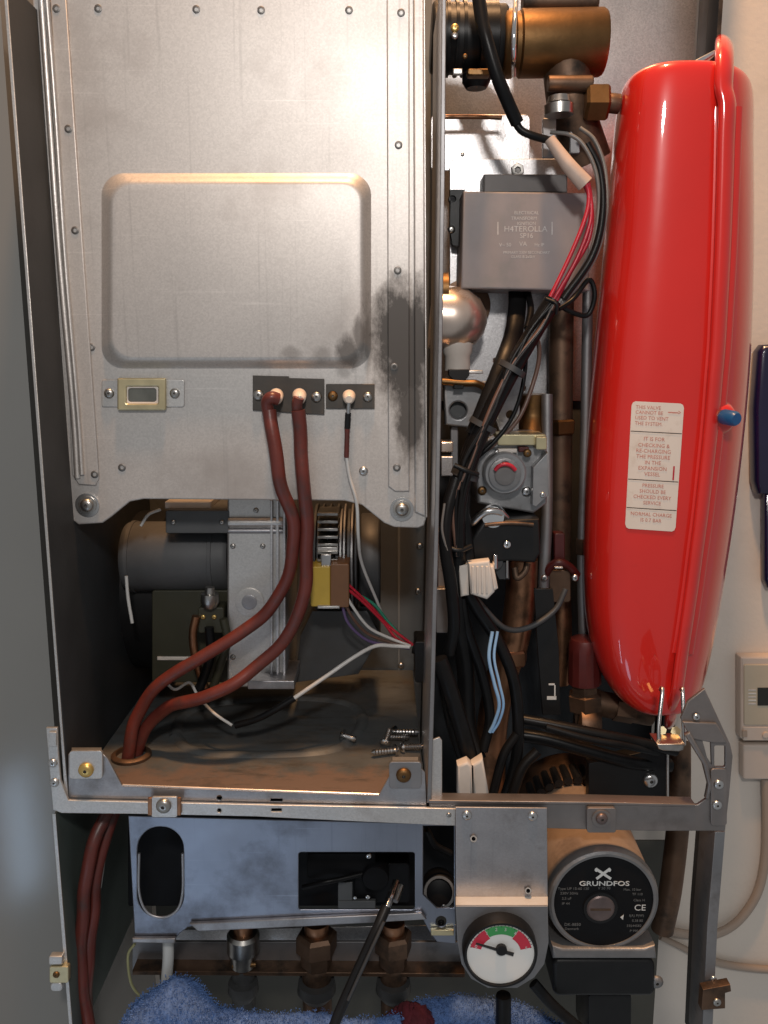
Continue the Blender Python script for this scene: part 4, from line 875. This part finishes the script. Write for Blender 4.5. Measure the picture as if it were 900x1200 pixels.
for s, x, y, h in (('Type UP 15-60 130', 672, 1041.5, 3.2), ('230V 50Hz', 667, 1047, 3.2), ('2,5 uF', 664, 1053, 3.2), ('IP 44', 663, 1059, 3.2), ('DK-8850', 671, 1083.5, 3.6), ('Denmark', 670, 1088.5, 3.0), ('Max. 10 bar', 741, 1042.5, 3.0), ('TF 110', 747, 1048, 3.0), ('Class H', 749, 1055, 3.0), ('I(A) P(W)', 746, 1073, 3.0), ('0,38 85', 747, 1079, 3.0), ('59544582', 743, 1085, 3.0), ('P 9901', 744, 1091, 3.0), ('V 50 70', 708, 1041, 3.2)):
    text('lettering', s, x, y, YF, h, 'ink_faint', pu)
plate('arrow_mark', [(727, 1075), (731, 1072), (730, 1078)], YF - .0001, .0002, 'ink_white', pu, bevel=0)
plate('box_shelf', [(647, 1108), (660, 1112), (755, 1112), (768, 1108), (770, 1124), (648, 1124)], -.002, .04, 'cast_grey', pu, bevel=.002)
box('terminal_box', 648, 1125, 768, 1168, .002, .07, 'black_plastic', pu, 8, .003); screw(769, 1150, .006, 8, pu, 'cast_grey')
box('terminal_lid', 690, 1166, 740, 1240, .02, .05, 'black_plastic', pu, 3)

# ================================================================== GAUGE ON ITS BRACKET
gb = T('gauge_bracket', 'folded grey steel bracket carrying the pressure gauge', 'bracket', (588, 1155, 0))
plate('upper_plate', [(534, 946), (641, 947), (642, 1051), (534, 1051)], -.008, .0018, 'galv_grey', gb, holes=[circ(555, 983, 3.2), circ(619, 1044, 3.2)])
for x, y in ((555, 983), (619, 1044)): 
    lathe('bush', W(x, y, -.0105), W(x, y, -.006), [(1, .0015), (0, .0015), (0, .0025), (1, .0027), (1, .0015)], 'rivet_dark', gb, 18, 40, False); disc('bush_bore', x, y, -.0062, 3.0, .001, 'black_face', gb, 16)
hexa('fold', [W(534, 1062, -.022), W(642, 1062, -.022), W(642, 1050.5, -.008), W(534, 1050.5, -.008), W(534, 1066, -.020), W(642, 1066, -.020), W(642, 1053.5, -.006), W(534, 1053.5, -.006)], 'galv_lit', gb, .0003)
plate('lower_plate', [(534, 1062), (642, 1062), (643, 1105), (638, 1130), (626, 1146), (606, 1158), (572, 1158), (552, 1147), (541, 1130), (536, 1105)], -.022, .0018, 'galv_dull', gb)
screw(547, 955, -.008, 6, gb); screw(624, 956, -.008, 6, gb); screw(526, 955, -.004, 3, gb, 'zinc_bolt')
pg = T('pressure_gauge', 'round white pressure gauge with red and green arc and black needle', 'gauge', (588, 1160, -.02))
gc = W(587, 1120, -.034); kg = K(1120, -.034); yv = Vector((0, 1, 0))
lathe('bezel', gc, gc + yv * .03, [(.12, 39 * kg), (0.0, 40 * kg), (0, 42.5 * kg), (.10, 44 * kg), (.9, 44.5 * kg), (1, 43 * kg), (1, 0)], 'black_plastic', pg, 56, 30)
lathe('dial', gc + yv * .002, gc + yv * .006, [(0, 0), (0, 39.8 * kg), (1, 39.8 * kg), (1, 0)], 'gauge_white', pg, 56)
def arc(a0, a1, r0, r1, m, yoff=.0016):
    bm = bmesh.new(); n = 16; A = []; B = []
    for i in range(n + 1):
        a = R(a0 + (a1 - a0) * i / n); d = Vector((math.cos(a), 0, math.sin(a)))
        A.append(bm.verts.new(gc + d * r0 * kg + yv * yoff)); B.append(bm.verts.new(gc + d * r1 * kg + yv * yoff))
    for i in range(n): bm.faces.new((A[i], A[i + 1], B[i + 1], B[i]))
    bmesh.ops.recalc_face_normals(bm, faces=bm.faces); me = bpy.data.meshes.new('colour_arc'); bm.to_mesh(me); bm.free(); link('colour_arc', me, m, pg, 0)
arc(122, 165, 24, 37, 'gauge_red'); arc(58, 121, 26, 37, 'gauge_green'); arc(14, 57, 24, 37, 'gauge_red')
for i, a in enumerate((160, 122, 100, 80, 57, 16)):
    d = Vector((math.cos(R(a)), 0, math.sin(R(a)))); p = gc + d * 31 * kg
    text('lettering', str(i), 587 + 31 * math.cos(R(a)), 1120 - 31 * math.sin(R(a)), gc.y + .0012, 4.2, 'ink_white', pg)
for q in range(25):
    a = R(165 - q * 151 / 24); d = Vector((math.cos(a), 0, math.sin(a))); sd = Vector((-d.z, 0, d.x)) * .35 * kg; r0 = 37.2; r1 = 39 if q % 4 else 35.5
    tm = bpy.data.meshes.new('graduation'); tm.from_pydata([tuple(gc + yv * .0014 + d * r0 * kg + sd), tuple(gc + yv * .0014 + d * r1 * kg + sd), tuple(gc + yv * .0014 + d * r1 * kg - sd), tuple(gc + yv * .0014 + d * r0 * kg - sd)], [], [(0, 1, 2, 3)]); link('graduation', tm, 'ink_black', pg, 0)
def bar(name, a, b, w0, w1, y, m, parent):
    p, q = Vector(a), Vector(b); d = (q - p).normalized(); s = Vector((-d.y, d.x))
    plate(name, [tuple(p + s * w0), tuple(q + s * w1), tuple(q - s * w1), tuple(p - s * w0)], y, .0008, m, parent, bevel=0)
bar('needle', (602, 1119), (558, 1106), 2.0, .8, gc.y - .0006, 'ink_black', pg); disc('hub', 588, 1114.5, gc.y - .0016, 6.5, .003, 'black_plastic', pg, 24)
cyl('stem', (590, 1166, .02), (590, 1230, .02), 9, 'black_rubber', pg)

# ================================================================== LOWER CONTROL PANEL
cp = T('control_fascia', 'bluish steel control panel with oval and rectangular cut outs', 'panel', (330, 1100, 0.02))
plate('face', [(150, 956), (300, 960), (534, 966), (534, 1106), (512, 1104), (503, 1092), (494, 1074), (360, 1080), (236, 1084), (220, 1087), (211, 1094), (203, 1104), (158, 1104)], .012, .002, 'bluish_steel', cp,
      holes=[rrect(161, 969, 215, 1075, 26, 8), rrect(350, 999, 486, 1066, 3), [(496, 968), (532, 968), (532, 1064), (512, 1064), (496, 1048)], circ(517, 1080, 6)], bevel=.0008)
tube('oval_lip', [(163, 1000, .0115), (163, 1045, .0115), (172, 1068, .0115), (190, 1075, .0115), (207, 1067, .0115), (214, 1045, .0115), (214, 1000, .0115)], 1.6, 'galv_grey', cp)
plate('bottom_lip', [(222, 1083), (360, 1076), (494, 1070), (500, 1078), (360, 1086), (232, 1092)], .008, .004, 'galv_grey', cp, bevel=.001)
plate('bottom_lip', [(155, 1100), (205, 1100), (205, 1106), (155, 1105)], .008, .004, 'galv_grey', cp, bevel=.001)
plate('bottom_lip', [(505, 1090), (532, 1090), (532, 1097), (505, 1097)], .008, .004, 'brass_pale', cp, bevel=.001)
cb = T('control_box', 'black control box with dark parts behind the panel cut outs', 'box', (330, 1080, 0.06))
box('back', 150, 940, 540, 1062, .085, .01, 'black_face', cb, 2)
box('module', 360, 1000, 440, 1030, .05, .03, 'black_face', cb, 3); box('module', 415, 1012, 480, 1058, .06, .02, 'black_face', cb, 4); disc('knob', 440, 1030, .045, 16, .03, 'black_face', cb)
tube('control_wire', [(355, 1040, .045), (380, 1034, .042), (400, 1030, .045), (425, 1024, .05)], 3, 'black_rubber', cb)
box('pale_plate', 396, 1034, 413, 1062, .055, .004, 'mid_grey_plastic', cb); box('pale_plate', 396, 1056, 440, 1066, .054, .004, 'mid_grey_plastic', cb)
screw(432, 1003, .048, 3.5, cb, 'chrome'); screw(431, 1051, .055, 3, cb, 'chrome'); screw(416, 1052, .055, 2.4, cb, 'chrome')
cyl('socket', (515, 1046, .03), (514, 1036, .06), 20, 'black_face', cb); 
lathe('socket_ring', W(515, 1046, .022), W(515, 1046, .03), [(1, .0105), (0, .0105), (0, .0125), (1, .0125), (1, .0105)], 'grey_plastic', cb, 32, 40, False)
screw(520, 1062, .02, 3, cb, 'chrome'); screw(517, 1081, .018, 4, cb, 'black_face')
tube('control_wire', [(500, 972, .03), (510, 990, .035), (528, 1000, .04)], 4, 'black_rubber', cb)

# drain key
dk = T('drain_key', 'chrome shafted key with long black handle leaning out of the panel', 'tool', (395, 1210, -0.01))
tube('shaft', [(464, 1034, .03), (458, 1050, .015), (452, 1066, .005)], 4.6, 'chrome', dk, 16); tube('tip', [(470, 1038, .03), (463, 1056, .018)], 3.8, 'zinc_bolt', dk, 12)
tube('handle', [(453, 1062, .004), (440, 1092, -.006), (418, 1140, -.012), (396, 1190, -.018), (384, 1222, -.02)], 6.2, 'black_plastic', dk, 16)
tube('handle_ridge', [(450, 1080, -.010), (434, 1115, -.017), (408, 1172, -.022)], 2, 'grey_plastic', dk, 8)

# ================================================================== PIPE MANIFOLD UNDER THE CASING
mf = T('pipe_manifold', 'dark pipe manifold strip with tarnished nuts beneath the control panel', 'manifold', (350, 1150, 0.08))
plate('angle_strip', [(155, 1104), (545, 1104), (545, 1144), (155, 1140)], .075, .003, 'galv_dull', mf)
plate('strip_lip', [(155, 1138), (545, 1141), (545, 1146), (155, 1143)], .060, .016, 'copper_dark', mf, bevel=.001)
plate('pale_strip', [(190, 1090), (545, 1084), (545, 1102), (190, 1102)], .11, .002, 'galv_back', mf)
for x, r, m in ((285, 19, 'zinc_bolt'), (371, 24, 'copper_dark'), (461, 22, 'copper_dark')):
    kk = K(1110, .07)
    lathe('nut', W(x, 1092, .066), W(x, 1130, .066), [(0, 0), (0, r * .85 * kk), (.1, r * kk), (.55, r * kk), (.6, r * .8 * kk), (1, r * .75 * kk), (1, 0)], m, mf, 6 if r != 19 else 32, 20)
    cyl('pipe', (x, 1130, .07), (x + 2, 1240, .07), r * .72, 'copper_dark' if x != 285 else 'sheet_dark', mf); cyl('stub', (x, 1080, .066), (x, 1096, .066), r * .6, 'copper', mf)
    lathe('collar', W(x, 1150, .066), W(x, 1170, .066), [(0, r * .9 * kk), (.5, r * .95 * kk), (1, r * .6 * kk)], 'sheet_dark', mf, 24)
cyl('handle', (272, 1132, .06), (300, 1130, .06), 3, 'brass', mf)
pipe('short white plastic pipe above the blue towel', [(197, 1100, .03), (197, 1125, .03), (194, 1160, .03)], 6.5, 'white_pipe')
tag(tube('wire', [(158, 1106, .03), (150, 1120, .03), (153, 1150, .03), (163, 1166, .03), (175, 1170, .03)], 1.6, 'wire_yellow'), 'thin yellowish wire looping beside the blue towel', 'wire')
tag(tube('wire', [(130, 960, .06), (122, 1000, .05), (116, 1040, .045)], 3, 'wire_white'), 'thin pale wire slanting behind the red brown leads', 'wire')
tag(tube('cable', [(625, 1152, .0), (650, 1180, -.005), (690, 1215, -.01)], 6.5, 'black_rubber', None, 12), 'black cable slanting right below the pressure gauge', 'cable')

# ================================================================== TOWEL AND RAG
def cloth_lump(name, xs, m, lab, cat, Y0, seed, NU=140, NV=44, depth=.05):
    bm = bmesh.new(); g = []
    for j in range(NV + 1):
        row = []
        for i in range(NU + 1):
            u = i / NU; x = xs[0][0] + (xs[-1][0] - xs[0][0]) * u
            top = lerp(xs, x); a = (j / NV) * math.pi * .95
            p = W(x, top, Y0); r = depth * (.75 + .25 * math.sin(u * 9 + seed))
            e = min(1, 8 * min(u, 1 - u) + .15)
            q = p + Vector((0, -math.sin(a) * r * .9 * e + (j / NV < .02) * .0, -(1 - math.cos(a)) * r * 1.1))
            q += Vector((0, -1, .4)) * (noise.noise(q * 22 + Vector((seed, 0, 0))) * .010 + noise.noise(q * 60 + Vector((0, seed, 0))) * .0035)
            q += Vector((noise.noise(q * 500), noise.noise(q * 500 + Vector((9, 0, 0))), noise.noise(q * 500 + Vector((0, 9, 0))))) * .0016
            row.append(bm.verts.new(q))
        g.append(row)
    for j in range(NV):
        for i in range(NU): bm.faces.new((g[j][i], g[j][i + 1], g[j + 1][i + 1], g[j + 1][i]))
    bmesh.ops.recalc_face_normals(bm, faces=bm.faces)
    me = bpy.data.meshes.new(name); bm.to_mesh(me); bm.free()
    o = link(name, me, m, None, 180); s = o.modifiers.new('thickness', 'SOLIDIFY'); s.thickness = .003
    tag(o, lab, cat)
    if m == 'towel_blue':
        rnd = random.Random(seed); vs = []; fs = []; nv = len(me.vertices)
        for q in range(26000):
            v = me.vertices[rnd.randrange(nv)]; p = v.co + Vector((rnd.uniform(-1, 1), rnd.uniform(-1, 1), rnd.uniform(-1, 1))) * .0022
            n_ = v.normal if v.normal.y < 0.3 else -v.normal
            d = (n_ + Vector((rnd.uniform(-1, 1), rnd.uniform(-1, 1), rnd.uniform(-1, 1))) * .8).normalized() * rnd.uniform(.0007, .0018)
            sd = d.orthogonal().normalized() * .0004; b0 = len(vs)
            vs += [p - sd, p + sd, p + d + sd * .8, p + d - sd * .8]; fs.append((b0, b0 + 1, b0 + 2, b0 + 3))
        pm = bpy.data.meshes.new('pile'); pm.from_pydata([tuple(v) for v in vs], [], fs)
        tag(link('pile', pm, m, o, 0), kind='stuff')
    return o
cloth_lump('towel', [(138, 1206), (155, 1178), (180, 1158), (205, 1142), (222, 1146), (240, 1162), (256, 1180), (300, 1184), (360, 1183), (420, 1190), (470, 1192)], 'towel_blue', 'bright blue terry towel bunched under the control panel', 'towel', .02, 1)
cloth_lump('towel', [(470, 1188), (490, 1172), (540, 1166), (590, 1172), (630, 1184), (660, 1200), (680, 1214)], 'towel_blue', 'darker fold of blue towel below the pressure gauge', 'towel', .05, 5, 90)
cloth_lump('rag', [(448, 1206), (458, 1188), (476, 1176), (496, 1180), (506, 1192), (512, 1206)], 'rag_red', 'dark red rag beside the blue towel', 'rag', .04, 9, 50, 44, .03)

# ================================================================== RIGHT HAND WALL
rc = T('room_controller', 'beige wall controller with dark display at the right edge', 'controller', (890, 915, 0.29))
box('back_case', 868, 770, 960, 866, .284, .0155, 'control_pale', rc, 2, .002)
box('face', 872, 779, 960, 850, .2825, .003, 'control_beige', rc, 2, .0008); box('lower_face', 871, 852, 960, 868, .2825, .004, 'control_pale', rc, 1, .0008)
box('base', 871, 873, 960, 914, .286, .0135, 'control_pale', rc, 3, .002)
box('screen', 888, 806, 960, 827, .2818, .002, 'screen_dark', rc, 0, .0003)
for i in range(5): box('scale_mark', 877, 808 + i * 4, 886, 809.4 + i * 4, .2822, .0004, 'ink_white' if i % 2 else 'ink_grey', rc, 0, 0)
box('button', 870, 856, 876, 864, .2815, .002, 'cable_beige', rc, 1, .0003); disc('button', 898, 862, .2805, 4, .003, 'control_pale', rc, 20)
tag(tube('cable', [(897, 912, .292), (898, 960, .292), (896, 1010, .292), (886, 1050, .292), (862, 1082, .292), (832, 1096, .292), (800, 1094, .292), (774, 1088, .292)], 5, 'cable_beige', None, 12), 'beige cable curving down from the wall controller', 'cable')
tag(tube('cable', [(820, 1120, .294), (850, 1130, .294), (900, 1136, .294), (960, 1136, .294)], 4.4, 'cable_beige', None, 12), 'beige cable running level near the bottom of the right wall', 'cable')
tag(tube('cable', [(774, 1098, .294), (795, 1108, .294), (815, 1118, .294), (830, 1122, .294)], 3.6, 'cable_beige', None, 12), 'short beige cable on the wall behind the right leg', 'cable')
to = T('hanging_case', 'dark navy glossy rounded case at the right edge of the view', 'case', (900, 690, 0.28))
plate('case', [(890, 412), (896, 404), (960, 400), (960, 585), (890, 580), (886, 565), (885, 480)], .278, .021, 'navy_plastic', to, bevel=.007, res=4)
plate('grip', [(897, 575), (960, 575), (960, 692), (901, 690), (897, 680)], .284, .0145, 'navy_plastic', to, bevel=.005, res=4)
